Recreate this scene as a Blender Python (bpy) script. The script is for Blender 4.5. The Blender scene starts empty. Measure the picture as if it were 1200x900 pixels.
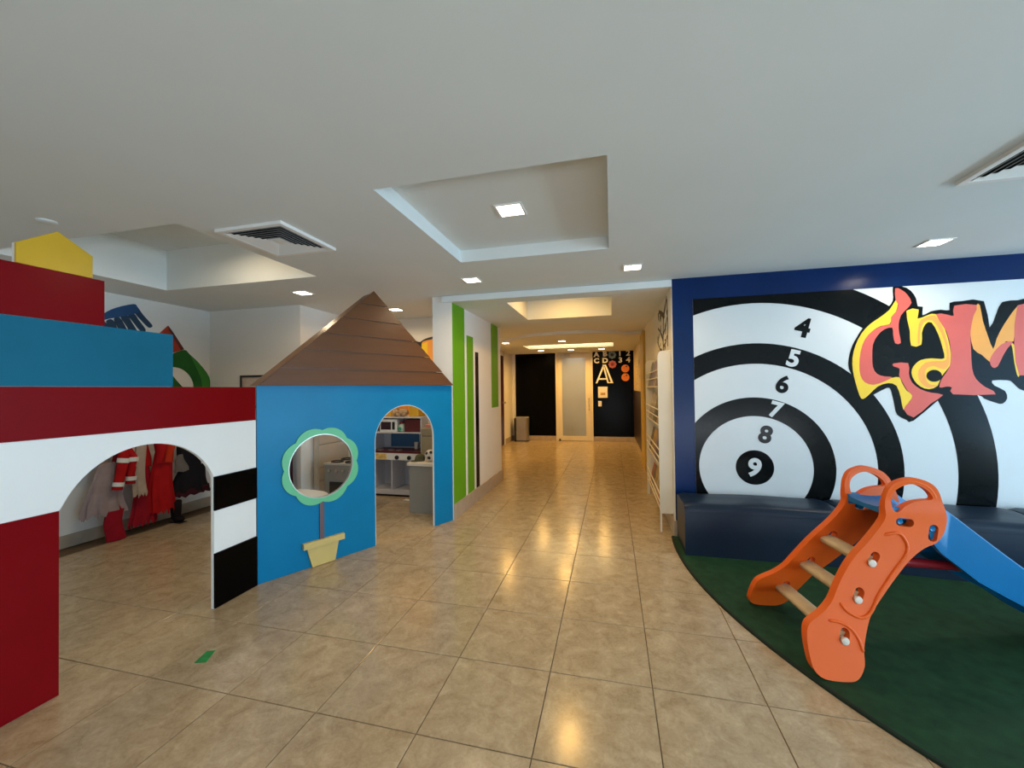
import bpy, bmesh, math, random
from mathutils import Vector, Matrix
from mathutils.geometry import tessellate_polygon
random.seed(7)
sc = bpy.context.scene
COL = sc.collection

# ---------------------------------------------------------------- camera, world, light, exposure
R3 = ((0.97045713, 0.24094476, -0.01259291), (0.01532472, -0.0094674, 0.99983775), (-0.24078645, 0.97049265, 0.01288011))
FPX, CAM_H = 470.588, 1.5
cam = bpy.data.cameras.new('camera'); cam.sensor_fit = 'HORIZONTAL'; cam.sensor_width = 36.0
cam.lens = FPX * 36.0 / 1200.0; cam.clip_start = 0.05; cam.clip_end = 100
cam_ob = bpy.data.objects.new('camera', cam); COL.objects.link(cam_ob)
cam_ob.matrix_world = Matrix(((R3[0][0], R3[1][0], -R3[2][0], 0), (R3[0][1], R3[1][1], -R3[2][1], 0),
                              (R3[0][2], R3[1][2], -R3[2][2], CAM_H), (0, 0, 0, 1)))
sc.camera = cam_ob

world = bpy.data.worlds.new('world'); sc.world = world; world.use_nodes = True
wb = world.node_tree.nodes['Background']
wb.inputs[0].default_value = (0.62, 0.80, 1.0, 1); wb.inputs[1].default_value = 0.8

def area(name, loc, rot, sx, sy, power, color, spread=math.pi, parent=None):
    l = bpy.data.lights.new(name, 'AREA'); l.shape = 'RECTANGLE'; l.size = sx; l.size_y = sy
    l.energy = power; l.color = color; l.spread = spread
    o = bpy.data.objects.new(name, l); COL.objects.link(o); o.location = loc; o.rotation_euler = rot
    if parent: o.parent = parent
    return o
# daylight through the big glazed wall at the right of the room
DAY = (0.34, 0.67, 1.0)
area('daylight_right', (7.52, 0.3, 1.35), (0, math.radians(90), 0), 2.0, 5.8, 215, DAY)
# sunlit paving outside the glazing throws light up on to the ceiling
area('ground_bounce_right', (8.25, 0.3, 0.05), (0, math.radians(125), 0), 1.2, 5.8, 420, (0.66, 0.88, 1.0))
area('ceiling_fill_back', (2.2, -3.75, 0.05), (math.radians(128), 0, 0), 5.4, 1.2, 200, (0.84, 0.93, 1.0))  # upward fill added behind the viewer to even out the ceiling
area('fill_back', (2.2, -3.10, 1.35), (math.radians(90), 0, 0), 5.2, 2.0, 20, (0.80, 0.92, 1.0))  # weak fill added at the unseen back opening
LAMP_MAIN, LAMP_HALL, LAMP_LEFT = 8.0, 14.0, 3.6
WARM = (1.0, 0.76, 0.46); WARMER = (1.0, 0.54, 0.11)

sc.view_settings.view_transform = 'Standard'; sc.view_settings.look = 'None'
sc.view_settings.exposure = 0.03; sc.view_settings.gamma = 1.0; sc.view_settings.use_curve_mapping = False
sc.cycles.use_denoising = True
sc.cycles.max_bounces = 10; sc.cycles.diffuse_bounces = 6; sc.cycles.sample_clamp_indirect = 6.0

# ---------------------------------------------------------------- helpers
WLOC = {}

class MB:
    def __init__(s): s.v = []; s.f = []
    def add(s, vs, fs):
        n = len(s.v); s.v += [tuple(p) for p in vs]; s.f += [tuple(i + n for i in q) for q in fs]; return s
    def box(s, x0, x1, y0, y1, z0, z1):
        return s.add([(x0,y0,z0),(x1,y0,z0),(x1,y1,z0),(x0,y1,z0),(x0,y0,z1),(x1,y0,z1),(x1,y1,z1),(x0,y1,z1)],
                     [(3,2,1,0),(4,5,6,7),(0,1,5,4),(1,2,6,5),(2,3,7,6),(3,0,4,7)])
    def prism(s, outer, fn, a, b, holes=()):
        """2-D outline (with holes) extruded from depth a to depth b; fn(u, v, depth) -> point"""
        loops = [list(outer)] + [list(h) for h in holes]
        flat = [p for L in loops for p in L]; n = len(flat)
        tris = tessellate_polygon([[Vector((p[0], p[1], 0)) for p in L] for L in loops])
        vs = [fn(p[0], p[1], a) for p in flat] + [fn(p[0], p[1], b) for p in flat]
        fs = []
        for t in tris:
            i, j, k = t
            cr = (flat[j][0]-flat[i][0])*(flat[k][1]-flat[i][1]) - (flat[j][1]-flat[i][1])*(flat[k][0]-flat[i][0])
            if abs(cr) < 1e-12: continue
            fs += [(i, j, k), (k + n, j + n, i + n)]
        o = 0
        for L in loops:
            m = len(L)
            for q in range(m):
                i, j = o + q, o + (q + 1) % m
                fs.append((i, j, j + n, i + n))
            o += m
        return s.add(vs, fs)
    def tube(s, pts, r, seg=8, flat=1.0, closed=False):
        pts = [Vector(p) for p in pts]; n = len(pts); rings = []
        rr = r if isinstance(r, (list, tuple)) else [r] * n
        up = Vector((0, 0, 1))
        for i, p in enumerate(pts):
            t = (pts[(i + 1) % n] - pts[i - 1]) if closed else (pts[min(i + 1, n - 1)] - pts[max(i - 1, 0)])
            t.normalize()
            a = t.cross(up)
            if a.length < 1e-3: a = t.cross(Vector((0, 1, 0)))
            a.normalize(); b = t.cross(a)
            rings.append([p + a * math.cos(2*math.pi*k/seg) * rr[i] + b * math.sin(2*math.pi*k/seg) * rr[i] * flat for k in range(seg)])
        vs = [q for R in rings for q in R]; fs = []
        for i in range(n if closed else n - 1):
            j = (i + 1) % n
            for k in range(seg):
                fs.append((i*seg + k, i*seg + (k+1) % seg, j*seg + (k+1) % seg, j*seg + k))
        if not closed:
            fs.append(tuple(range(seg))); fs.append(tuple((n-1)*seg + k for k in reversed(range(seg))))
        return s.add(vs, fs)
    def lathe(s, prof, c, axis=(0, 0, 1), seg=16):
        ax = Vector(axis).normalized(); a = ax.cross(Vector((0.31, 0.95, 0.1))).normalized(); b = ax.cross(a); c = Vector(c)
        vs = []; fs = []; n = len(prof)
        for (r, h) in prof:
            for k in range(seg):
                t = 2*math.pi*k/seg
                vs.append(c + ax*h + (a*math.cos(t) + b*math.sin(t))*max(r, 1e-5))
        for i in range(n - 1):
            for k in range(seg):
                fs.append((i*seg + k, i*seg + (k+1) % seg, (i+1)*seg + (k+1) % seg, (i+1)*seg + k))
        fs.append(tuple(range(seg))[::-1]); fs.append(tuple((n-1)*seg + k for k in range(seg)))
        return s.add(vs, fs)
    def ball(s, c, r, sx=1, sy=1, sz=1, seg=14, rings=9):
        vs = []; fs = []
        for i in range(rings + 1):
            t = math.pi*i/rings
            for k in range(seg):
                p = 2*math.pi*k/seg
                rr = max(math.sin(t), 1e-4)
                vs.append((c[0] + r*sx*rr*math.cos(p), c[1] + r*sy*rr*math.sin(p), c[2] + r*sz*math.cos(t)))
        for i in range(rings):
            for k in range(seg):
                fs.append((i*seg + k, (i+1)*seg + k, (i+1)*seg + (k+1) % seg, i*seg + (k+1) % seg))
        return s.add(vs, fs)

def finish(me, smooth=None):
    bm = bmesh.new(); bm.from_mesh(me)
    bmesh.ops.recalc_face_normals(bm, faces=bm.faces); bm.to_mesh(me); bm.free()
    if smooth:
        me.polygons.foreach_set('use_smooth', [True] * len(me.polygons))
        me.set_sharp_from_angle(angle=math.radians(smooth))

def part(name, mb, m, parent=None, smooth=None, label=None, bevel=0, kind=None):
    """one mesh object; vertices are given in world coordinates"""
    me = bpy.data.meshes.new(name)
    if parent is not None: off = WLOC[parent.name]
    else:
        xs, ys, zs = zip(*mb.v); off = Vector(((min(xs)+max(xs))/2, (min(ys)+max(ys))/2, min(zs)))
    me.from_pydata([Vector(p) - off for p in mb.v], [], mb.f); finish(me, smooth)
    me.materials.append(m)
    o = bpy.data.objects.new(name, me); COL.objects.link(o)
    if parent is not None:
        o.parent = parent
    else: o.location = off
    WLOC[o.name] = off
    if bevel:
        b = o.modifiers.new('bevel', 'BEVEL'); b.width = bevel; b.segments = 2; b.limit_method = 'ANGLE'; b.angle_limit = math.radians(40)
    if label: o['label'] = label
    if kind: o['kind'] = kind
    return o

def thing(name, label, cat, loc, group=None):
    o = bpy.data.objects.new(name, None); COL.objects.link(o); o.location = loc; o.empty_display_size = 0.1
    WLOC[o.name] = Vector(loc); return tag(o, label, cat, group)
def tag(o, label, cat, group=None):
    o['label'] = label; o['category'] = cat
    if group: o['group'] = group
    return o
def struct(name, mb, m, smooth=None, bevel=0):
    o = part(name, mb, m, None, smooth, bevel=bevel); o['kind'] = 'structure'; return o

XZ = lambda y: (lambda u, v, d: (u, y + d, v))       # a board facing -y/+y
YZ = lambda x: (lambda u, v, d: (x + d, u, v))       # a board facing x
XY = lambda z: (lambda u, v, d: (u, v, z + d))       # a board lying flat

def catmull(pts, n=5, closed=True):
    out = []; N = len(pts)
    for i in range(N if closed else N - 1):
        if closed: p0, p1, p2, p3 = pts[i-1], pts[i], pts[(i+1) % N], pts[(i+2) % N]
        else: p0, p1, p2, p3 = pts[max(i-1, 0)], pts[i], pts[i+1], pts[min(i+2, N-1)]
        for k in range(n):
            t = k / n
            out.append(tuple(0.5*((2*b) + (-a + c)*t + (2*a - 5*b + 4*c - d)*t*t + (-a + 3*b - 3*c + d)*t**3)
                             for a, b, c, d in zip(p0, p1, p2, p3)))
    if not closed: out.append(tuple(pts[-1]))
    return out

def text2d(ch, offset=0.0, extrude=0.0):
    """glyph outline mesh as (verts2d, faces), font units; the built-in font"""
    cu = bpy.data.curves.new('glyph', 'FONT'); cu.body = ch; cu.size = 1.0; cu.align_x = 'CENTER'; cu.offset = offset
    cu.resolution_u = 6
    ob = bpy.data.objects.new('glyph', cu); COL.objects.link(ob); bpy.context.view_layer.update()
    me = bpy.data.meshes.new_from_object(ob.evaluated_get(bpy.context.evaluated_depsgraph_get()))
    vs = [(v.co.x, v.co.y) for v in me.vertices]; fs = [tuple(p.vertices) for p in me.polygons]
    bpy.data.objects.remove(ob); bpy.data.curves.remove(cu); bpy.data.meshes.remove(me)
    xs = [p[0] for p in vs]; ys = [p[1] for p in vs]
    cx, cy, h = (min(xs)+max(xs))/2, (min(ys)+max(ys))/2, max(ys)-min(ys)
    return [((x-cx)/h, (y-cy)/h) for x, y in vs], fs
def glyph(mb, ch, u, v, h, fn, d0, d1, rot=0.0, offset=0.0, wide=1.0):
    vs, fs = text2d(ch, offset); c, s = math.cos(rot), math.sin(rot)
    P = [(u + h*(wide*x*c - y*s), v + h*(wide*x*s + y*c)) for x, y in vs]; n = len(P)
    edges = {}
    for f in fs:
        for i in range(len(f)): edges[(f[i], f[(i+1) % len(f)])] = 1
    side = [(a, b, b + n, a + n) for (a, b) in edges if (b, a) not in edges]
    return mb.add([fn(a, b, d0) for a, b in P] + [fn(a, b, d1) for a, b in P],
                  list(fs) + [tuple(i + n for i in reversed(f)) for f in fs] + side)

# ---------------------------------------------------------------- materials
MATS = {}
def mat(name, col, rough=0.5, spec=0.5, vary=0.06, scale=4.0, bump=0.0, bscale=60.0, metal=0.0, coat=0.0, trans=0.0, stretch=None):
    if name in MATS: return MATS[name]
    m = bpy.data.materials.new(name); m.use_nodes = True; nt = m.node_tree; b = nt.nodes['Principled BSDF']
    tc = nt.nodes.new('ShaderNodeTexCoord'); nz = nt.nodes.new('ShaderNodeTexNoise'); nz.inputs['Scale'].default_value = scale
    nz.inputs['Detail'].default_value = 5
    vec = tc.outputs['Object']
    if stretch:
        mp = nt.nodes.new('ShaderNodeMapping'); mp.inputs['Scale'].default_value = stretch
        nt.links.new(vec, mp.inputs['Vector']); vec = mp.outputs['Vector']
    nt.links.new(vec, nz.inputs['Vector'])
    rp = nt.nodes.new('ShaderNodeValToRGB'); rp.color_ramp.elements[0].position = 0.3; rp.color_ramp.elements[1].position = 0.7
    lo = [max(0, c*(1-vary)) for c in col]; hi = [min(1, c*(1+vary)) for c in col]
    rp.color_ramp.elements[0].color = (*lo, 1); rp.color_ramp.elements[1].color = (*hi, 1)
    nt.links.new(nz.outputs['Fac'], rp.inputs['Fac']); nt.links.new(rp.outputs['Color'], b.inputs['Base Color'])
    b.inputs['Roughness'].default_value = rough; b.inputs['Specular IOR Level'].default_value = spec
    b.inputs['Metallic'].default_value = metal; b.inputs['Coat Weight'].default_value = coat; b.inputs['Coat Roughness'].default_value = 0.15
    b.inputs['Transmission Weight'].default_value = trans
    if bump:
        n2 = nt.nodes.new('ShaderNodeTexNoise'); n2.inputs['Scale'].default_value = bscale; n2.inputs['Detail'].default_value = 3
        nt.links.new(vec, n2.inputs['Vector'])
        bp = nt.nodes.new('ShaderNodeBump'); bp.inputs['Strength'].default_value = bump; bp.inputs['Distance'].default_value = 0.01
        nt.links.new(n2.outputs['Fac'], bp.inputs['Height']); nt.links.new(bp.outputs['Normal'], b.inputs['Normal'])
    MATS[name] = m; return m
def emit(name, col, strength):
    m = bpy.data.materials.new(name); m.use_nodes = True; b = m.node_tree.nodes['Principled BSDF']
    b.inputs['Base Color'].default_value = (1, 1, 1, 1)
    b.inputs['Emission Color'].default_value = (*col, 1); b.inputs['Emission Strength'].default_value = strength; return m
def tile_mat():
    m = bpy.data.materials.new('beige_stone_tile'); m.use_nodes = True; nt = m.node_tree; b = nt.nodes['Principled BSDF']; N = nt.nodes.new; L = nt.links.new
    tc = N('ShaderNodeTexCoord'); oi = N('ShaderNodeObjectInfo'); mul = N('ShaderNodeMath'); mul.operation = 'MULTIPLY'; mul.inputs[1].default_value = 37.0
    L(oi.outputs['Random'], mul.inputs[0]); va = N('ShaderNodeVectorMath'); va.operation = 'ADD'
    cmb = N('ShaderNodeCombineXYZ'); L(mul.outputs[0], cmb.inputs[2]); L(tc.outputs['Object'], va.inputs[0]); L(cmb.outputs[0], va.inputs[1])
    n1 = N('ShaderNodeTexNoise'); n1.inputs['Scale'].default_value = 9; n1.inputs['Detail'].default_value = 8; n1.inputs['Roughness'].default_value = 0.62; n1.inputs['Distortion'].default_value = 0.7
    n2 = N('ShaderNodeTexNoise'); n2.inputs['Scale'].default_value = 26; n2.inputs['Detail'].default_value = 6; n2.inputs['Distortion'].default_value = 2.5
    for n in (n1, n2): L(va.outputs[0], n.inputs['Vector'])
    r1 = N('ShaderNodeValToRGB'); e = r1.color_ramp.elements
    e[0].position = 0.30; e[0].color = (0.340, 0.252, 0.150, 1); e[1].position = 0.72; e[1].color = (0.520, 0.415, 0.275, 1)
    r2 = N('ShaderNodeValToRGB'); e = r2.color_ramp.elements
    e[0].position = 0.35; e[0].color = (0.84, 0.80, 0.74, 1); e[1].position = 0.62; e[1].color = (1, 1, 1, 1)
    L(n1.outputs['Fac'], r1.inputs['Fac']); L(n2.outputs['Fac'], r2.inputs['Fac'])
    mx = N('ShaderNodeMix'); mx.data_type = 'RGBA'; mx.blend_type = 'MULTIPLY'; mx.inputs[0].default_value = 0.8
    L(r1.outputs['Color'], mx.inputs[6]); L(r2.outputs['Color'], mx.inputs[7]); L(mx.outputs[2], b.inputs['Base Color'])
    rr = N('ShaderNodeMapRange'); rr.inputs[3].default_value = 0.12; rr.inputs[4].default_value = 0.25
    L(n2.outputs['Fac'], rr.inputs[0]); L(rr.outputs[0], b.inputs['Roughness'])
    bp = N('ShaderNodeBump'); bp.inputs['Strength'].default_value = 0.10; bp.inputs['Distance'].default_value = 0.004
    L(n1.outputs['Fac'], bp.inputs['Height']); L(bp.outputs['Normal'], b.inputs['Normal'])
    return m

white_wall = mat('white_wall_paint', (0.78, 0.75, 0.70), 0.6, 0.3, 0.02, 2.0, 0.05, 120)
ceil_white = mat('white_ceiling_paint', (0.72, 0.745, 0.73), 0.7, 0.25, 0.02, 1.5, 0.04, 140)
blue_wall = mat('navy_blue_wall_paint', (0.001, 0.017, 0.085), 0.24, 0.2, 0.10, 3.0, 0.05, 90)
black_wall = mat('black_wall_paint', (0.0015, 0.0015, 0.0015), 0.20, 0.07, 0.2, 3.0, 0.05, 90)
skirt = mat('grey_beige_skirting', (0.42, 0.34, 0.26), 0.35, 0.5, 0.10, 9.0)
grout = mat('brown_grout', (0.13, 0.085, 0.05), 0.9, 0.2, 0.15, 20)
stone = tile_mat()
gloss_white = mat('gloss_white_paint', (0.80, 0.82, 0.82), 0.30, 0.5, 0.02, 3)
white_edge = mat('white_board_edge', (0.80, 0.78, 0.74), 0.5, 0.4, 0.03, 9)
red_paint = mat('gloss_red_paint', (0.190, 0.002, 0.005), 0.24, 0.14, 0.06, 3, 0.03, 30)
black_paint = mat('gloss_black_paint', (0.0012, 0.0012, 0.0012), 0.22, 0.08, 0.2, 3)
castle_blue = mat('teal_blue_paint', (0.005, 0.130, 0.225), 0.30, 0.18, 0.06, 3, 0.03, 30)
house_blue = mat('bright_blue_paint', (0.003, 0.185, 0.390), 0.30, 0.16, 0.06, 3, 0.04, 25)
yellow_paint = mat('gloss_yellow_paint', (0.62, 0.36, 0.015), 0.26, 0.5, 0.05, 3)
roof_brown = mat('brown_roof_board', (0.125, 0.050, 0.019), 0.32, 0.25, 0.07, 3, 0.06, 40, stretch=(1, 1, 8))
roof_side = mat('brown_roof_edge', (0.170, 0.080, 0.032), 0.4, 0.5, 0.12, 3)
mint = mat('mint_green_paint', (0.120, 0.500, 0.260), 0.4, 0.5, 0.05, 4)
stem_col = mat('plum_brown_paint', (0.120, 0.080, 0.095), 0.45, 0.5, 0.06, 6)
pot_col = mat('pale_yellow_paint', (0.62, 0.47, 0.16), 0.45, 0.5, 0.05, 5)
stripe_green = mat('lime_green_wall_paint', (0.110, 0.330, 0.003), 0.5, 0.4, 0.04, 3)
chrome = mat('brushed_steel', (0.50, 0.46, 0.40), 0.32, 0.5, 0.05, 5, metal=1.0, stretch=(1, 1, 20))
dark = mat('dark_plastic', (0.010, 0.010, 0.011), 0.45, 0.5, 0.1, 5)
orange_pl = mat('orange_moulded_plastic', (0.780, 0.115, 0.009), 0.40, 0.28, 0.04, 5, 0.05, 160)
blue_pl = mat('blue_moulded_plastic', (0.003, 0.150, 0.370), 0.33, 0.35, 0.05, 5, 0.05, 160)
red_pl = mat('red_moulded_plastic', (0.300, 0.012, 0.022), 0.4, 0.5, 0.05, 5)
rung_col = mat('tan_plastic_rung', (0.580, 0.420, 0.235), 0.45, 0.5, 0.12, 6, stretch=(2, 2, 10))
cap_white = mat('cream_plastic_cap', (0.75, 0.66, 0.55), 0.45, 0.5, 0.05, 5)
navy_vinyl = mat('navy_vinyl', (0.005, 0.015, 0.034), 0.40, 0.3, 0.10, 3, 0.10, 25)
green_mat = mat('dark_green_rubber', (0.010, 0.043, 0.016), 0.75, 0.2, 0.25, 14, 0.25, 220)
mat_rim = mat('black_rubber_edge', (0.006, 0.009, 0.007), 0.7, 0.3, 0.2, 9)
mural_white = mat('white_mural_paint', (0.66, 0.69, 0.70), 0.42, 0.4, 0.02, 2)
mural_black = mat('black_mural_paint', (0.003, 0.004, 0.0045), 0.17, 0.13, 0.3, 2.5)

# ---------------------------------------------------------------- the setting
X_L, X_R, Y_B, Y_W, H_C = -5.22, 7.5, -3.0, 4.31, 2.59
T_SZ, T_X, T_Y = 0.51387, -0.33914, 1.61599
floor = struct('floor', MB().box(X_L - 0.1, X_R + 0.1, Y_B - 0.1, 11.7, -0.12, -0.006), grout)

def cam_px(x, y, z):
    d = Vector((x, y, z - CAM_H)); q = [sum(R3[i][k]*d[k] for k in range(3)) for i in range(3)]
    return (600 + FPX*q[0]/q[2], 450 - FPX*q[1]/q[2], q[2]) if q[2] > 0.1 else None
def tile_geo(mb, cx, cy, s=T_SZ, x0=None):
    g, c, zb = 0.0022, 0.0022, -0.010
    a = s/2 - g
    o = [(-a, -a), (a, -a), (a, a), (-a, a)]; i = [(-a+c, -a+c), (a-c, -a+c), (a-c, a-c), (-a+c, a-c)]
    vs = [(cx+x, cy+y, zb) for x, y in o] + [(cx+x, cy+y, -0.0012) for x, y in o] + [(cx+x, cy+y, 0) for x, y in i]
    fs = [(8, 9, 10, 11)] + [(4+k, 4+(k+1) % 4, 8+(k+1) % 4, 8+k) for k in range(4)] + [(k, (k+1) % 4, 4+(k+1) % 4, 4+k) for k in range(4)]
    return mb.add(vs, fs)
def tile_used(x, y):
    if x < X_L or x > X_R or y < Y_B or y > 11.7: return False
    if y > Y_W and x > 0.85: return False
    if y > 6.0 and x < -3.1: return False
    return True
cells = []
for i in range(-12, 16):
    for j in range(-10, 22):
        cx, cy = T_X + (i + .5)*T_SZ, T_Y + (j + .5)*T_SZ
        if not tile_used(cx, cy): continue
        p = cam_px(cx, cy, 0); score = 0
        under_mat = cx > 0.5 and (cx - 4.12)**2 + (cy - 4.04)**2 < 3.2**2
        behind = (cx < -2.02 and cy > 5.5) or (-2.02 < cx < -1.77 and cy > 4.3)
        if p and -60 < p[0] < 1260 and p[1] < 980 and not under_mat and not behind: score = 1.0/p[2]**3
        cells.append((score, cx, cy))
cells.sort(reverse=True)
tile_me = None; rest = MB()
for k, (s, cx, cy) in enumerate(cells):
    if k < 300 and s > 0:
        if tile_me is None:
            t0 = MB(); tile_geo(t0, 0, 0); tile_me = bpy.data.meshes.new('tile'); tile_me.from_pydata(t0.v, [], t0.f); tile_me.materials.append(stone)
        o = bpy.data.objects.new('tile', tile_me); COL.objects.link(o); o.parent = floor; o.location = Vector((cx, cy, 0)) - WLOC[floor.name]
    else: tile_geo(rest, cx, cy)
part('tile_remainder', rest, stone, floor, kind='stuff')

def slab(mb, x0, x1, y0, y1, z, holes=(), th=0.05):
    """ceiling slab at height z with rectangular trays (x0,x1,y0,y1,depth)"""
    xs = sorted({x0, x1, *[h[0] for h in holes], *[h[1] for h in holes]}); ys = sorted({y0, y1, *[h[2] for h in holes], *[h[3] for h in holes]})
    for a, b in zip(xs, xs[1:]):
        for c, d in zip(ys, ys[1:]):
            mx, my = (a+b)/2, (c+d)/2
            if not any(h[0] < mx < h[1] and h[2] < my < h[3] for h in holes): mb.box(a, b, c, d, z, z + th)
    for (a, b, c, d, dep) in holes:
        t = 0.04
        zz = z + th
        mb.box(a - t, a, c - t, d + t, zz, z + dep); mb.box(b, b + t, c - t, d + t, zz, z + dep)
        mb.box(a, b, c - t, c, zz, z + dep); mb.box(a, b, d, d + t, zz, z + dep)
        mb.box(a - t, b + t, c - t, d + t, z + dep, z + dep + 0.04)
    return mb
m = MB()
slab(m, X_L - .1, X_R + .1, Y_B - .1, Y_W + .03, H_C, [(-1.235, -.005, 1.92, 3.22, .10), (-4.55, -2.69, 1.97, 3.23, .42), (-2.515, -2.055, 2.14, 2.60, .14), (1.855, 2.315, 2.185, 2.645, .14)])
slab(m, X_L - .1, -1.9, Y_W + .03, 5.7, H_C)
struct('ceiling', m, ceil_white)
m = MB(); slab(m, -1.90, 0.60, 4.31, 6.37, 2.515, [(-1.18, .012, 4.545, 5.76, .42)], th=0.07)
struct('ceiling_corridor', m, ceil_white)
m = MB(); m.box(-3.0, 0.72, 6.37, 8.75, 2.585, 2.64); m.box(-3.0, 0.72, 6.372, 6.40, 2.53, 2.64)
struct('ceiling_hall', m, ceil_white)
arc = [(-2.95, 8.62), (-2.55, 8.50), (-2.0, 8.22), (-1.77, 7.95), (-1.50, 7.74), (-1.21, 7.66), (-.88, 7.60), (-.5, 7.60), (-.24, 7.66), (.05, 7.82), (.30, 8.05), (.72, 8.05)]
m = MB(); m.prism(catmull(arc, 4, False) + [(.72, 11.7), (-2.95, 11.7)], XY(2.53), 0, 0.056, [[(-2.05, 9.38), (.055, 9.38), (.055, 10.25), (-2.05, 10.25)]])
m.box(-2.1, -2.05, 9.33, 10.3, 2.586, 2.72); m.box(.055, .10, 9.33, 10.3, 2.586, 2.72)
m.box(-2.05, .055, 9.33, 9.38, 2.586, 2.72); m.box(-2.05, .055, 10.25, 10.3, 2.586, 2.72); m.box(-2.1, .1, 9.33, 10.3, 2.72, 2.76)
struct('ceiling_soffit', m, ceil_white)

# walls
struct('wall_right', MB().box(0.604, X_R + .1, Y_W, Y_W + .14, 0, 2.62), blue_wall)
struct('wall_corridor_right', MB().box(0.60, 0.74, Y_W + .002, 11.7, 0, 2.62), white_wall)
struct('wall_corridor_left', MB().box(-2.03, -1.785, 4.345, 6.42, 0, 2.62), white_wall)
struct('wall_hall_left', MB().box(-3.0, -2.86, 6.25, 11.7, 0, 2.62).box(-2.95, -2.0, 6.27, 6.41, 0, 2.62), white_wall)
m = MB(); m.box(-3.0, -1.56, 11.60, 11.74, 0, 2.66); m.box(-.52, .74, 11.60, 11.74, 0, 2.66); m.box(-1.56, -.52, 11.60, 11.74, 2.56, 2.66)
bw = struct('wall_back', m, white_wall)
part('black_panel', MB().box(-2.765, -1.57, 11.588, 11.602, .134, 2.53), black_wall, bw, label='matte black painted panel left of the glass door')
part('black_panel', MB().box(-.515, .60, 11.588, 11.602, .134, 2.53), black_wall, bw, label='matte black painted panel right of the glass door')
struct('wall_left', MB().box(X_L - .12, X_L, Y_B, 4.35, 0, 2.62), white_wall)
struct('wall_left_far', MB().box(X_L - .1, -3.78, 4.24, 5.62, 0, 2.62), white_wall)
struct('wall_kitchen', MB().box(-3.78, -2.02, 5.52, 5.66, 0, 2.62), white_wall)
# window walls out of view, which let the daylight in; the back opening is added
m = MB(); m.box(X_R, X_R + .15, Y_B - .1, Y_W + .1, 0, .10); m.box(X_R, X_R + .15, Y_B - .1, Y_W + .1, 2.38, 2.62)
m.box(X_R, X_R + .15, Y_B - .1, -2.7, .10, 2.38); m.box(X_R, X_R + .15, 3.3, Y_W + .1, .10, 2.38)
struct('wall_far_right', m, white_wall)
m = MB(); m.box(X_L - .1, X_R + .1, Y_B - .15, Y_B, 0, .10); m.box(X_L - .1, X_R + .1, Y_B - .15, Y_B, 2.38, 2.62)
m.box(X_L - .1, -.5, Y_B - .15, Y_B, .10, 2.38); m.box(4.9, X_R + .1, Y_B - .15, Y_B, .10, 2.38)
struct('wall_behind', m, white_wall)
m = MB()
for y in (-2.7, -0.7, 1.3, 3.25): m.box(X_R + .05, X_R + .10, y, y + .05, .10, 2.38)
m.box(X_R + .05, X_R + .10, -2.7, 3.3, .10, .15); m.box(X_R + .05, X_R + .10, -2.7, 3.3, 2.33, 2.38)
struct('window_1', m, white_edge)
m = MB()
for x in (-.5, 1.3, 3.1, 4.85): m.box(x, x + .05, Y_B - .10, Y_B - .05, .10, 2.38)
struct('window_added', m, white_edge)  # unseen back glazing, added to bring light from behind the viewer
# skirtings
struct('baseboard_corridor_left', MB().box(-1.786, -1.772, 4.346, 6.434, 0, .178).box(-2.03, -1.772, 6.42, 6.434, 0, .178), skirt, bevel=.003)
struct('baseboard_corridor_right', MB().box(.586, .601, 4.300, 11.6, 0, .165).box(.586, .640, 4.297, 4.311, 0, .165), skirt, bevel=.003)
struct('baseboard_back', MB().box(-2.86, -1.57, 11.585, 11.60, 0, .134).box(-.515, .59, 11.585, 11.60, 0, .134), skirt, bevel=.003)
struct('baseboard_hall_left', MB().box(-2.861, -2.846, 10.62, 11.59, 0, .134), skirt, bevel=.003)
struct('baseboard_left', MB().box(X_L - .001, X_L + .014, Y_B, 4.24, 0, .125).box(X_L, -3.77, 4.226, 4.241, 0, .125).box(-3.781, -3.766, 4.226, 5.52, 0, .125).box(-3.77, -2.03, 5.505, 5.521, 0, .125), skirt, bevel=.003)

# green and black stripes painted on the corridor wall (thin paint boards)
def stripe(name, y0, y1, z0, z1, m, label):
    return tag(part(name, MB().box(-1.7848, -1.7815, y0, y1, z0, z1), m), label, 'wall stripe')
stripe('wall_stripe', 4.347, 4.735, .178, 2.513, stripe_green, 'wide lime green stripe nearest the corridor corner, floor to ceiling')
stripe('wall_stripe', 4.815, 5.055, .178, 2.195, stripe_green, 'second lime green stripe, shorter, between two thin white gaps')
stripe('wall_stripe', 5.14, 5.27, .178, 2.01, black_wall, 'narrow black stripe on the white corridor wall')
stripe('wall_stripe', 5.89, 6.255, 1.22, 2.513, stripe_green, 'short lime green stripe hanging from the ceiling at the corridor wall end')

# dark red door in the hall
d = struct('door_1', MB().box(-2.862, -2.835, 9.55, 10.50, 0, 2.40), mat('dark_red_wood_door', (.050, .008, .008), .35, .5, .2, 4, stretch=(1, 1, .2)), bevel=.004)
part('door_frame', MB().box(-2.862, -2.830, 9.45, 9.55, 0, 2.5).box(-2.862, -2.830, 10.50, 10.60, 0, 2.5).box(-2.862, -2.830, 9.45, 10.6, 2.40, 2.5), white_wall, d)
part('door_handle', MB().lathe([(.028, 0), (.028, .012), (.012, .014), (.012, .045), (.030, .05), (.026, .075)], (-2.836, 10.42, 1.14), (1, 0, 0)), chrome, d, 40)

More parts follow.
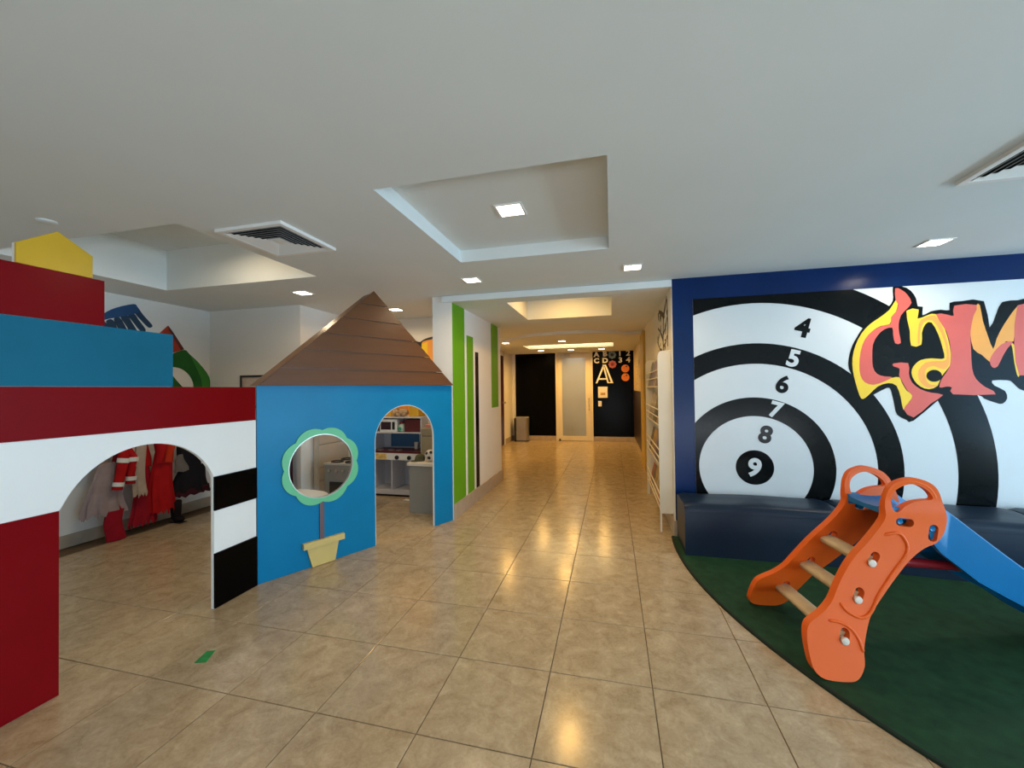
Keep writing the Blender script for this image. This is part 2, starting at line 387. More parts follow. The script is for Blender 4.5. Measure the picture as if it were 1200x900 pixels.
# glazed white door at the end of the hall
cream_metal = mat('cream_painted_metal', (.74, .66, .50), .35, .5, .03, 4)
frost = mat('frosted_glass', (.80, .84, .86), .38, .5, .02, 4, trans=0.75)
m = MB(); m.box(-1.57, -1.515, 11.55, 11.66, 0, 2.56); m.box(-.570, -.515, 11.55, 11.66, 0, 2.56); m.box(-1.515, -.57, 11.55, 11.66, 2.50, 2.56)
dg = struct('door_2', m, cream_metal, bevel=.004)
m = MB(); m.box(-1.512, -1.385, 11.565, 11.61, .01, 2.495); m.box(-.72, -.573, 11.565, 11.61, .01, 2.495); m.box(-1.385, -.72, 11.565, 11.61, 2.37, 2.495); m.box(-1.385, -.72, 11.565, 11.61, .01, .14)
part('door_leaf', m, cream_metal, dg, bevel=.004)
part('glass_pane', MB().box(-1.386, -.719, 11.583, 11.592, .139, 2.371), frost, dg)
m = MB(); m.tube([(-.628, 11.565, 1.22), (-.628, 11.525, 1.22), (-.628, 11.525, .98), (-.628, 11.565, .98)], .011)
part('door_handle', m, chrome, dg, 50)
part('lock', MB().lathe([(.02, 0), (.02, .02), (.012, .024)], (-.628, 11.567, .90), (0, -1, 0)), chrome, dg, 40)
m = MB(); m.box(-1.43, -1.15, 11.505, 11.562, 2.40, 2.462); m.box(-1.30, -1.27, 11.45, 11.52, 2.465, 2.48); m.tube([(-1.285, 11.46, 2.47), (-1.05, 11.54, 2.515)], .010)
part('door_closer', m, chrome, dg, bevel=.006)
part('floor_stop', MB().lathe([(.026, 0), (.026, .05), (.018, .06)], (-1.46, 11.545, 0.0)), dark, dg, 40)
m = MB(); m.box(-1.9, -.2, 13.2, 13.3, 0, 2.6); m.box(-1.95, -1.85, 11.74, 13.3, 0, 2.6); m.box(-.25, -.15, 11.74, 13.3, 0, 2.6); m.box(-1.95, -.15, 11.74, 13.3, 2.6, 2.7); m.box(-1.95, -.15, 11.74, 13.3, -.1, -.005)
struct('wall_vestibule', m, white_wall)
tag(part('storage_box', MB().box(-1.36, -1.02, 11.80, 12.1, 0, .42), mat('grey_card', (.16, .16, .16), .7), bevel=.01), 'grey box standing on the floor behind the frosted glass door', 'box')
area('vestibule_fill', (-1.05, 12.5, 2.55), (0, 0, 0), .5, .5, 4, (1, .93, .82))  # unseen fill light added to brighten the frosted pane from behind

# mustard pilaster and dark dado on the right side of the hall
struct('trim_1', MB().box(.560, .602, 7.60, 8.36, 0, 2.53), mat('mustard_paint', (.52, .34, .055), .5, .4, .05, 3), bevel=.004)
dado = thing('wall_dado', 'dark purple-brown boarded dado low on the hall wall beside the black wall', 'wall panel', (.58, 10.0, .17))
for k in range(9):
    part('board', MB().box(.578, .601, 8.42 + k*.345, 8.42 + k*.345 + .338, .166, 1.42), mat('dark_plum_board', (.030, .016, .022), .35, .5, .3, 3), dado, bevel=.003)
bm_ = bpy.data.materials.new('mottled_mural'); bm_.use_nodes = True; nt = bm_.node_tree
tc = nt.nodes.new('ShaderNodeTexCoord'); vo = nt.nodes.new('ShaderNodeTexNoise'); vo.inputs['Scale'].default_value = 3.2; vo.inputs['Distortion'].default_value = 3
rp = nt.nodes.new('ShaderNodeValToRGB'); e = rp.color_ramp.elements
e[0].position = .3; e[0].color = (.70, .60, .38, 1); e[1].position = .75; e[1].color = (.30, .06, .03, 1)
for pos, c in ((.45, (.62, .52, .34)), (.52, (.60, .38, .06)), (.60, (.66, .58, .42)), (.66, (.16, .10, .12))):
    x = e.new(pos); x.color = (*c, 1)
nt.links.new(tc.outputs['Object'], vo.inputs['Vector']); nt.links.new(vo.outputs['Fac'], rp.inputs['Fac']); nt.links.new(rp.outputs['Color'], nt.nodes['Principled BSDF'].inputs['Base Color'])
tag(part('wall_painting', MB().box(.592, .601, 8.42, 11.5, 1.425, 2.50), bm_), 'mottled cream, red and ochre painting above the dark dado', 'mural')

# ---------------------------------------------------------------- lamps, vents, detector
lamp_frame = mat('white_lamp_frame', (.80, .79, .76), .4, .5, .02, 4)
glow = emit('lamp_glow', (1.0, .86, .66), 14.0)
glow_cool = emit('lamp_glow_neutral', (1.0, .93, .82), 12.0)
def downlight(x, y, z, label, power, color, s=.070, g=glow):
    t = thing('downlight', label, 'ceiling light', (x, y, z), 'square recessed downlights')
    f = MB(); b = s + .014
    f.prism([(x-b, y-b), (x+b, y-b), (x+b, y+b), (x-b, y+b)], XY(z - .007), 0, .009, [[(x-s, y-s), (x+s, y-s), (x+s, y+s), (x-s, y+s)]])
    part('frame', f, lamp_frame, t)
    part('diffuser', MB().box(x-s, x+s, y-s, y+s, z - .004, z + .001), g, t)
    area('lamp_light', (0, 0, -.012), (0, 0, 0), 2*s, 2*s, power, color, math.radians(160), t)
    return t
downlight(-1.33, 3.765, H_C, 'square downlight left of centre, just before the corridor opening', LAMP_MAIN, WARM)
downlight(.20, 3.776, H_C, 'square downlight right of centre, just before the corridor opening', LAMP_MAIN, WARM)
downlight(2.43, 3.776, H_C, 'square downlight close above the painted target wall', LAMP_MAIN, (1, .88, .72))
downlight(-.633, 2.57, 2.69, 'square downlight in the middle of the large ceiling tray', LAMP_MAIN, WARM, .078)
downlight(-3.28, 3.723, H_C, 'square downlight behind the brown roof, over the left room', LAMP_LEFT, WARM)
downlight(-2.80, 4.85, H_C, 'square downlight peeping past the right slope of the brown roof', LAMP_LEFT + 4, WARM)
downlight(-3.30, 2.62, 3.01, 'square downlight hidden up in the left ceiling tray', LAMP_LEFT + 4, WARM)
downlight(-.585, 5.15, 2.935, 'square downlight hidden up in the corridor ceiling tray', LAMP_HALL, WARMER)
for x, y, l in ((-2.28, 8.65, 'left lamp of the nearer row in the hall soffit'), (-1.03, 8.70, 'right lamp of the nearer row in the hall soffit'),
                (-1.84, 10.72, 'leftmost of three lamps over the black wall'), (-1.04, 10.75, 'middle one of three lamps over the glass door'), (-.24, 10.78, 'rightmost of three lamps, over the white letters')):
    downlight(x, y, 2.53, l, LAMP_HALL, WARMER, .072)
for x, y, l in ((-1.33, .2, 'square downlight above the viewer on the left'), (.20, .2, 'square downlight above the viewer on the right')):
    downlight(x, y, H_C, l, LAMP_MAIN*.6, WARM)
t = thing('cove_light', 'glowing warm light strip in the long ceiling slot before the black wall', 'ceiling light', (-1.0, 9.82, 2.70))
part('light_strip', MB().box(-2.0, .0, 9.40, 9.44, 2.66, 2.70), emit('cove_glow', (1.0, .78, .40), 9.0), t)
part('light_strip', MB().box(-2.0, .0, 10.19, 10.23, 2.66, 2.70), bpy.data.materials['cove_glow'], t)

def vent(x0, y0, s, label):
    t = thing('ceiling_vent', label, 'air vent', (x0 + s/2, y0 + s/2, H_C))
    cx, cy = x0 + s/2, y0 + s/2
    sq = lambda a: [(cx-a, cy-a), (cx+a, cy-a), (cx+a, cy+a), (cx-a, cy+a)]
    a = s/2 - .0355
    part('duct_box', MB().prism(sq(a), XY(H_C - .003), 0, .125, [sq(a - .006)]).box(cx - a, cx + a, cy - a, cy + a, H_C + .122, H_C + .13), dark, t)
    part('frame', MB().prism(sq(s/2), XY(H_C - .022), 0, .022, [sq(s/2 - .036)]), lamp_frame, t, bevel=.003)
    a = s/2 - .044
    for k in range(7):
        o, i = a - k*.029, a - k*.029 - .018
        vs = [(x, y, H_C - .0110) for x, y in sq(i)] + [(x, y, H_C - .0205) for x, y in sq(o)] + [(x, y, H_C - .0122) for x, y in sq(i)] + [(x, y, H_C - .0217) for x, y in sq(o)]
        fs = []
        for q in range(4):
            r = (q + 1) % 4
            fs += [(q, r, 4+r, 4+q), (8+q, 12+q, 12+r, 8+r), (4+q, 4+r, 12+r, 12+q), (q, 8+q, 8+r, r)]
        part('louvre', MB().add(vs, fs), lamp_frame, t)
    part('centre_plate', MB().box(cx-.05, cx+.05, cy-.05, cy+.05, H_C - .018, H_C - .012), lamp_frame, t)
vent(-2.55, 2.105, .53, 'square white ceiling vent beside the left ceiling tray')
vent(1.82, 2.15, .53, 'square ceiling vent at the right, over the slide')
t = tag(part('smoke_detector', MB().lathe([(.048, 0), (.048, -.005), (.040, -.010), (.018, -.011)], (-3.42, 1.73, H_C), seg=24), ceil_white, None, 40), 'small round white ceiling fitting above the yellow gable block', 'smoke detector')

# ---------------------------------------------------------------- castle partition (plane x = -2.70, facing the window)
CX = -2.706
castle = thing('castle_partition', 'stepped red, blue and white toy castle partition with an arched opening', 'playhouse', (-2.71, 1.6, 0))
AC, AR, AZ = 1.818, .4257, .772
a0 = math.asin(.402 / AR)
arc_c = [(AC + AR*math.sin(-a0 + 2*a0*k/28), AZ + AR*math.cos(-a0 + 2*a0*k/28)) for k in range(29)]
back = [(.40, 0), (1.416, 0)] + arc_c + [(2.220, 0), (2.566, 0), (2.566, 1.54), (1.951, 1.54), (1.951, 1.872), (1.597, 1.872), (1.597, 2.122), (1.545, 2.122),
        (1.545, 2.240), (1.405, 2.322), (1.259, 2.218), (1.259, 2.122), (1.02, 2.122), (1.02, 1.872), (.70, 1.872), (.70, 1.54), (.40, 1.54)]
part('backing_board', MB().prism(back, YZ(CX - .020), 0, .018), white_edge, castle)
def board(name, poly, m, x0=CX - .002, x1=CX + .006, label=None):
    return part(name, MB().prism(poly, YZ(x0), 0, x1 - x0), m, castle, label=label)
R4 = lambda y0, y1, z0, z1: [(y0, z0), (y1, z0), (y1, z1), (y0, z1)]
board('pillar_board', R4(.40, 1.414, .003, .917), red_paint, label='red painted pillar left of the arch')
board('arch_board', [(.40, .919), (1.415, .919)] + arc_c[1:-1] + [(2.222, .917), (2.562, .917), (2.562, 1.283), (.40, 1.283)], gloss_white, label='white board over the arch')
board('band_board', R4(.40, 2.562, 1.285, 1.541), red_paint, label='red band along the top')
board('step_block', R4(.70, 1.951, 1.543, 1.872), castle_blue, x1=CX + .010, label='teal blue step block')
board('step_block', R4(1.02, 1.597, 1.874, 2.122), red_paint, x1=CX + .010, label='red upper step block')
board('gable_block', [(1.259, 2.124), (1.545, 2.124), (1.545, 2.241), (1.405, 2.323), (1.259, 2.219)], yellow_paint, x1=CX + .010, label='yellow gable shaped top block')
board('pillar_block', R4(2.224, 2.566, .003, .380), black_paint, x1=CX + .014, label='lower black block of the right pillar')
board('pillar_block', R4(2.222, 2.562, .383, .676), gloss_white, label='white block of the right pillar')
board('pillar_block', R4(2.224, 2.566, .679, .914), black_paint, x1=CX + .014, label='upper black block of the right pillar')
# prop behind the castle
part('brace', MB().box(-2.95, CX - .021, .55, .59, 0, .04).box(-2.95, -2.91, .55, .59, 0, 1.0).box(-2.95, CX - .021, .55, .59, .96, 1.0), white_edge, castle)

# ---------------------------------------------------------------- house partition (rotated board facing the viewer)
PX, PY = -2.700, 2.569; UX, UY = .45549, .89023; NX, NY = .89023, -.45549
def HS(n): return lambda s, z, d: (PX + UX*s + NX*(n + d), PY + UY*s + NY*(n + d), z)
house = thing('house_partition', 'bright blue playhouse front with brown boarded roof and arched doorway', 'playhouse', (PX + UX, PY + UY, 0))
DC, DR, DZ, DJ = 1.365, .355, .995, 1.71
door_arc = [(DC - DR*math.cos(math.pi*k/24), DZ + DR*math.sin(math.pi*k/24)) for k in range(25)]
circ = lambda c, z, r, n, ph=0: [(c + r*math.cos(2*math.pi*k/n + ph), z + r*math.sin(2*math.pi*k/n + ph)) for k in range(n)]
FC, FZ, FR = .503, .853, .284
wall = [(.002, 0.002), (DC - DR, 0.002)] + door_arc + [(DC + DR, 0.002), (1.985, 0.002), (1.985, 1.552), (.002, 1.552)]
part('front_board', MB().prism(wall, HS(-.020), 0, .020, [circ(FC, FZ, FR, 40)]), house_blue, house)
edge_in = [(DC - DR, .003)] + door_arc + [(DC + DR, .003)]
edge_out = [(DC - DR + .004, .003)] + [(DC - (DR - .004)*math.cos(math.pi*k/24), DZ + (DR - .004)*math.sin(math.pi*k/24)) for k in range(25)] + [(DC + DR - .004, .003)]
part('door_edging', MB().prism(edge_in + edge_out[::-1], HS(-.0205), 0, .0215), white_edge, house)
roof = part('roof', MB().prism([(.0, 1.553), (1.90, 1.553), (.998, 2.452)], HS(-.165), 0, .183), roof_side, house)
zs = [1.553, 1.696, 1.854, 2.010, 2.169, 2.325, 2.467]
for k in range(6):
    z0, z1 = zs[k] + (.005 if k else 0), zs[k+1]
    hw = lambda z: (2.467 - z)/(2.467 - 1.553)
    sl = lambda z: .995 - .985*hw(z); sr = lambda z: .995 + .985*hw(z)
    pts = [(sl(z0), z0), (sr(z0), z0), (sr(z1), z1), (sl(z1), z1)] if k < 5 else [(sl(z0), z0), (sr(z0), z0), (.998, z1)]
    clap = lambda s_, z_, d: HS(.0185)(s_, z_, d*(1 - .60*(z_ - z0)/(z1 - z0)))     # lower edge stands proud, like clapboard
    part('roof_plank', MB().prism(pts, clap, 0, .021), roof_brown, roof)
part('foot_batten', MB().prism([(.06, .002), (.9, .002), (.9, .04), (.06, .04)], HS(-.06), 0, .038), white_edge, house)
# flower mirror window: scalloped ring, pane, stem, pot
ring = []
for k in range(160):
    t = 2*math.pi*k/160; a = t % (math.pi/4) - math.pi/8
    c_, p_ = .182, .158
    r = c_*math.cos(a) + math.sqrt(p_*p_ - (c_*math.sin(a))**2); ring.append((FC + r*math.cos(t), FZ + r*math.sin(t)))
fl = part('flower_window', MB().prism(ring, HS(.001), 0, .014, [circ(FC, FZ, FR - .006, 48)]), mint, house, label='scalloped mint green flower ring')
part('stem', MB().prism([(.476, .222), (.514, .222), (.514, .545), (.476, .545)], HS(.001), 0, .012), stem_col, fl)
part('pane_rim', MB().prism(circ(FC, FZ, FR - .006, 48), HS(-.012), 0, .024, [circ(FC, FZ, FR - .014, 48)]), chrome, fl)
pane_m = bpy.data.materials.new('clear_acrylic'); pane_m.use_nodes = True; nt = pane_m.node_tree
for n in list(nt.nodes):
    if n.type == 'BSDF_PRINCIPLED': nt.nodes.remove(n)
tr = nt.nodes.new('ShaderNodeBsdfTransparent'); tr.inputs[0].default_value = (.97, .98, .98, 1); gl = nt.nodes.new('ShaderNodeBsdfGlossy'); gl.inputs['Roughness'].default_value = .03
fr = nt.nodes.new('ShaderNodeFresnel'); fr.inputs[0].default_value = 1.45; mx = nt.nodes.new('ShaderNodeMixShader')
nt.links.new(fr.outputs[0], mx.inputs[0]); nt.links.new(tr.outputs[0], mx.inputs[1]); nt.links.new(gl.outputs[0], mx.inputs[2]); nt.links.new(mx.outputs[0], nt.nodes['Material Output'].inputs[0])
part('pane', MB().add([HS(-.004)(a, b, 0) for a, b in circ(FC, FZ, FR - .012, 48)], [tuple(range(48))]), pane_m, fl)
pot = part('flower_pot', MB().prism([(.409, .004), (.606, .004), (.640, .175), (.364, .175)], HS(.001), 0, .022), pot_col, house, bevel=.002, label='pale yellow cut-out flower pot')
part('pot_rim', MB().prism([(.335, .172), (.688, .172), (.688, .222), (.335, .222)], HS(.001), 0, .036), pot_col, pot, bevel=.002)

# ---------------------------------------------------------------- play mat, benches
MXc, MYc, MRr = 4.1236, 4.0386, 3.5723
edge = []
for k in range(41):
    t = math.radians(175.7) + (math.radians(262 - 175.7))*k/40
    edge.append((MXc + MRr*math.cos(t), MYc + MRr*math.sin(t)))
poly = [(.62, 4.296)] + edge + [(5.9, .48), (5.9, 4.296)]
pm = thing('play_mat', 'dark green rubber play mat with a curved edge under the slide', 'mat', (2.8, 2.8, 0))
part('surface', MB().prism(poly, XY(.0005), 0, .011), green_mat, pm)
inner = [(.62, 4.296)] + edge; rim = MB(); n_ = len(edge)
vs = []; fs = []
for (x, y) in edge:
    dx, dy = (x - MXc)/MRr, (y - MYc)/MRr
    vs += [(x + dx*.004, y + dy*.004, .0003), (x - dx*.003, y - dy*.003, .0125), (x - dx*.016, y - dy*.016, .0125)]
for i in range(n_ - 1): fs += [(3*i, 3*i+1, 3*i+4, 3*i+3), (3*i+1, 3*i+2, 3*i+5, 3*i+4)]
part('edge_strip', rim.add(vs, fs), mat_rim, pm)

def bench(x0, x1, yf0, yf1, label):
    t = thing('padded_bench', label, 'bench', ((x0+x1)/2, 4.05, .0125), 'navy padded benches along the target wall')
    bm = bmesh.new(); N, h = 18, .467
    vs = []
    def top(u, v):   # gentle sag and tufting of the vinyl
        return h - .010*math.sin(math.pi*u)*math.sin(math.pi*v) - .004*math.sin(7*u)*math.sin(5*v)
    f = MB(); r = .055; prof = [(0, .0125), (0, .20), (0, h - r)] + [(r - r*math.cos(q), h - r + r*math.sin(q)) for q in (.4, .8, 1.2, 1.57)]
    prof += [(.16, h - .006), (.28, h - .006), (.38, h)] ; prof += [(.445, h - .01), (.45, h - .04), (.45, .0125)]
    cols = []; NX_ = 20
    for i in range(NX_ + 1):
        u = i / NX_; x = x0 + (x1 - x0)*u; yf = yf0 + (yf1 - yf0)*u
        e = min(u, 1 - u)*(x1 - x0); sh = max(0, 1 - e/.05)
        cols.append([(x, yf + p*(4.288 - yf)/.45, max(.0125, z - (.018*sh*sh if z > .1 else 0) - .004*math.sin(9*u)*(z > .3))) for p, z in prof])
    P = len(prof); vs = [q for c in cols for q in c]; fs = []
    for i in range(NX_):
        for k in range(P):
            fs.append((i*P + k, i*P + (k+1) % P, (i+1)*P + (k+1) % P, (i+1)*P + k))
    fs += [tuple(range(P)), tuple(NX_*P + k for k in reversed(range(P)))]
    part('cushion', f.add(vs, fs), navy_vinyl, t, 50)
    s = MB()
    s.tube([(x0 + .004, yf0 + .003, h - r - .02), (x1 - .004, yf1 + .003, h - r - .02)], .004, 6)
    part('seam_piping', s, navy_vinyl, t, 50)
    return t
bench(.612, 1.862, 3.842, 3.838, 'navy vinyl bench in the corner, left of the slide under the number nine')
bench(1.872, 3.190, 3.826, 3.712, 'navy vinyl bench behind the slide, second from the corridor corner')
bench(3.200, 4.50, 3.74, 3.70, 'navy vinyl bench at the right edge, third from the corridor corner')

# ---------------------------------------------------------------- slide
TH, SB = .14107, .76229; SD = Vector((math.cos(TH), math.sin(TH), 0)); SW = Vector((-math.sin(TH), math.cos(TH), 0)); S0 = Vector((1.090, 2.364, .0125))
offz = lambda z: .55083*z - .36616*z*z
def SP(side, d):                      # (s, z) on a slide side panel -> world; d = depth from its outer face
    def f(s, z, dd=0):
        base = S0 if side > 0 else S0 + SW*SB
        return base + SD*s + SW*(side*(offz(max(z, 0)) + d + dd)) + Vector((0, 0, z))
    return f
slide = thing('toddler_slide', 'orange and blue toddler slide with three tan rungs on the green mat', 'slide', (1.55, 2.80, .0125))
OUT = [(-.078, .225), (-.104, .173), (-.113, .098), (-.108, .038), (-.067, .006), (.034, .0), (.09, .012), (.138, .062), (.156, .12), (.192, .196), (.241, .277), (.331, .376), (.415, .467), (.493, .548), (.566, .604), (.627, .633), (.67, .69), (.685, .765), (.675, .847), (.648, .919), (.599, .963), (.524, .987), (.461, .976), (.411, .946), (.382, .886), (.374, .812), (.378, .752), (.307, .653), (.234, .575), (.172, .502), (.107, .406), (.059, .33), (.0, .275)]
OUT = [(.525 + (a - .525)*.955, .86 + (b - .86)*.945) if b > .80 else (a, b) for a, b in OUT]
LOOP = [(.420, .850), (.430, .896), (.467, .930), (.518, .942), (.572, .921), (.607, .888), (.612, .863), (.570, .858), (.518, .845), (.479, .822), (.450, .796), (.428, .806)]
BOLT = [(.290, .522), (.187, .343), (.074, .161)]; HOLE = [(.317, .557), (.208, .378), (.088, .192)]
def slot(p, q, r):
    ang = math.atan2(q[1]-p[1], q[0]-p[0]); o = []
    for c, a in ((p, ang + math.pi/2), (q, ang - math.pi/2)):
        o += [(c[0] + r*math.cos(a + math.pi*k/6), c[1] + r*math.sin(a + math.pi*k/6)) for k in range(7)]
    return o
HOLES = [[(.515 + (a - .515)*1.06, .868 + (b - .868)*1.05) for a, b in catmull(LOOP, 3)]] + [slot(b, h, .022) for b, h in zip(BOLT, HOLE)] + [slot((.455, .739), (.500, .735), .022), slot((.619, .706), (.610, .660), .022)]
REC = [(.097, .325), (.127, .285), (.186, .261), (.241, .290), (.300, .370), (.386, .470), (.462, .560), (.480, .610), (.460, .665), (.428, .681), (.370, .668)]
FARC = [(.020, .243), (.070, .238), (.121, .212), (.146, .165), (.150, .115)]
def panel(side):
    mb = MB(); out = catmull(OUT, 3)
    mb.prism(out, lambda s, z, d: (s, z, d), 0, .048, HOLES)
    bm = bmesh.new(); vv = [bm.verts.new(v) for v in mb.v]
    for q in mb.f:
        try: bm.faces.new([vv[i] for i in q])
        except ValueError: pass
    bmesh.ops.remove_doubles(bm, verts=bm.verts, dist=1e-5)
    for k in range(1, 14):
        bmesh.ops.bisect_plane(bm, geom=bm.verts[:] + bm.edges[:] + bm.faces[:], plane_co=(0, .07*k, 0), plane_no=(0, 1, 0))
    bmesh.ops.recalc_face_normals(bm, faces=bm.faces)
    ed = [e for e in bm.edges if len(e.link_faces) == 2 and e.calc_face_angle(0) > math.radians(60)]
    bmesh.ops.bevel(bm, geom=ed, offset=.0075, segments=2, affect='EDGES', clamp_overlap=True)
    bm.verts.index_update()
    r = MB(); f = SP(side, 0)
    thin = lambda z, d: .024 + (d - .024)*(1 - .34*max(0, min(1, (z - .79)/.07)))
    r.add([f(v.co.x, v.co.y, thin(v.co.y, v.co.z)) for v in bm.verts], [tuple(v.index for v in q.verts) for q in bm.faces]); bm.free()
    p = part('side_panel', r, orange_pl, slide, 38)
    # raised mouldings
    g = SP(side, -.001); rd = MB()
    rd.tube([g(*q) for q in catmull(REC, 4, False)], [.002] + [.0085]*(len(catmull(REC, 4, False)) - 2) + [.002], 8, 1.0)
    rd.tube([g(*q) for q in catmull(FARC, 4, False)], [.002] + [.008]*(len(catmull(FARC, 4, False)) - 2) + [.002], 8, 1.0)
    part('raised_moulding', rd, orange_pl, p, 60)
    # rounded grip over the hand loop
    gr = MB(); grip = [(.398, .80), (.400, .86), (.416, .915), (.455, .956), (.520, .966), (.585, .942), (.628, .900), (.648, .84)]; grip = [(.525 + (a - .525)*.96, .86 + (b - .86)*.95) for a, b in grip]
    h2 = SP(side, .024); gr.tube([h2(*q) for q in catmull(grip, 4, False)], .0170, 10); part('hand_grip', gr, orange_pl, p, 60)
panel(1); panel(-1)
for (bs, bz) in BOLT:
    a, b = SP(1, .040)(bs, bz), SP(-1, .040)(bs, bz)
    r = MB(); m_ = []
    ax = (b - a).normalized(); n_up = Vector((0, 0, 1)); n_f = SD
    prof = [(.050*math.cos(t), .029*math.sin(t) + .003*math.cos(2*t)) for t in [2*math.pi*k/16 for k in range(16)]]
    vs = [a + n_f*p + n_up*q for p, q in prof] + [b + n_f*p + n_up*q for p, q in prof]
    fs = [(k, (k+1) % 16, 16 + (k+1) % 16, 16 + k) for k in range(16)] + [tuple(range(16)), tuple(range(31, 15, -1))]
    rung = part('rung', r.add(vs, fs), rung_col, slide, 50)
    for side in (1, -1):
        c = SP(side, -.012)(bs, bz); cap = MB().lathe([(.010, .045), (.018, .012), (.0205, .006), (.019, 0), (.012, -.003)], c, SW*side, 14)
        part('end_cap', cap, cap_white, rung, 40)
# chute: deck between the panels, then the sloping trough
cw0, cw1 = .225, SB - .225
path = [(.395, .800), (.50, .792), (.62, .772), (.72, .700), (.85, .592), (1.04, .436), (1.25, .280), (1.42, .185), (1.58, .145), (1.70, .140)]
path = catmull(path, 4, False); sec = []
for i, (s, z) in enumerate(path):
    rh = min(.085, .02 + max(0, s - .55)*.5) if s > .45 else .02
    sk = .10 + .075*max(0, min(1, (s - .58)/.08))*max(0, min(1, (1.15 - s)/.3))
    pr_ = [(cw0, z - sk), (cw0 - .004, z + rh - .01), (cw0 + .004, z + rh), (cw0 + .018, z + rh - .004), (cw0 + .034, z + .012), (cw0 + .06, z), ((cw0+cw1)/2, z - .006),
           (cw1 - .06, z), (cw1 - .034, z + .012), (cw1 - .018, z + rh - .004), (cw1 - .004, z + rh), (cw1 + .004, z + rh - .01), (cw1, z - sk), (cw1 - .03, z - sk), (cw1 - .035, z - .03), (cw0 + .035, z - .03), (cw0 + .03, z - sk)]
    if s < .60: pr_ = [(w, max(zz, z - .045)) for w, zz in pr_]
    sec.append([S0 + SD*s + SW*w + Vector((0, 0, max(zz, .02))) for w, zz in pr_])
K = len(sec[0]); vs = [q for c in sec for q in c]; fs = []
for i in range(len(sec) - 1):
    for k in range(K): fs.append((i*K + k, i*K + (k+1) % K, (i+1)*K + (k+1) % K, (i+1)*K + k))
fs += [tuple(range(K)), tuple((len(sec)-1)*K + k for k in reversed(range(K)))]
chute = part('chute', MB().add(vs, fs), blue_pl, slide, 45, label='blue sliding trough')
for (bs, bz) in ((.458, .739), (.617, .703)):
    for side in (1, -1):
        c = SP(side, .004)(bs, bz); part('lug', MB().lathe([(.016, .06), (.0165, .004), (.013, 0), (.006, .003)], c, SW*side, 14), blue_pl, chute, 40)
part('stretcher', MB().tube([S0 + SD*.60 + SW*.40 + Vector((0, 0, .45)), S0 + SD*.99 + SW*.40 + Vector((0, 0, .425))], .026, 10, 1.0), red_pl, slide, 60, label='red plastic cross bar under the chute')
for w in (cw0 + .03, cw1 - .03):
    leg = MB().tube([S0 + SD*1.60 + SW*w + Vector((0, 0, .0)), S0 + SD*1.60 + SW*w + Vector((0, 0, .12))], .028, 10)
    part('foot', leg, blue_pl, slide, 50)
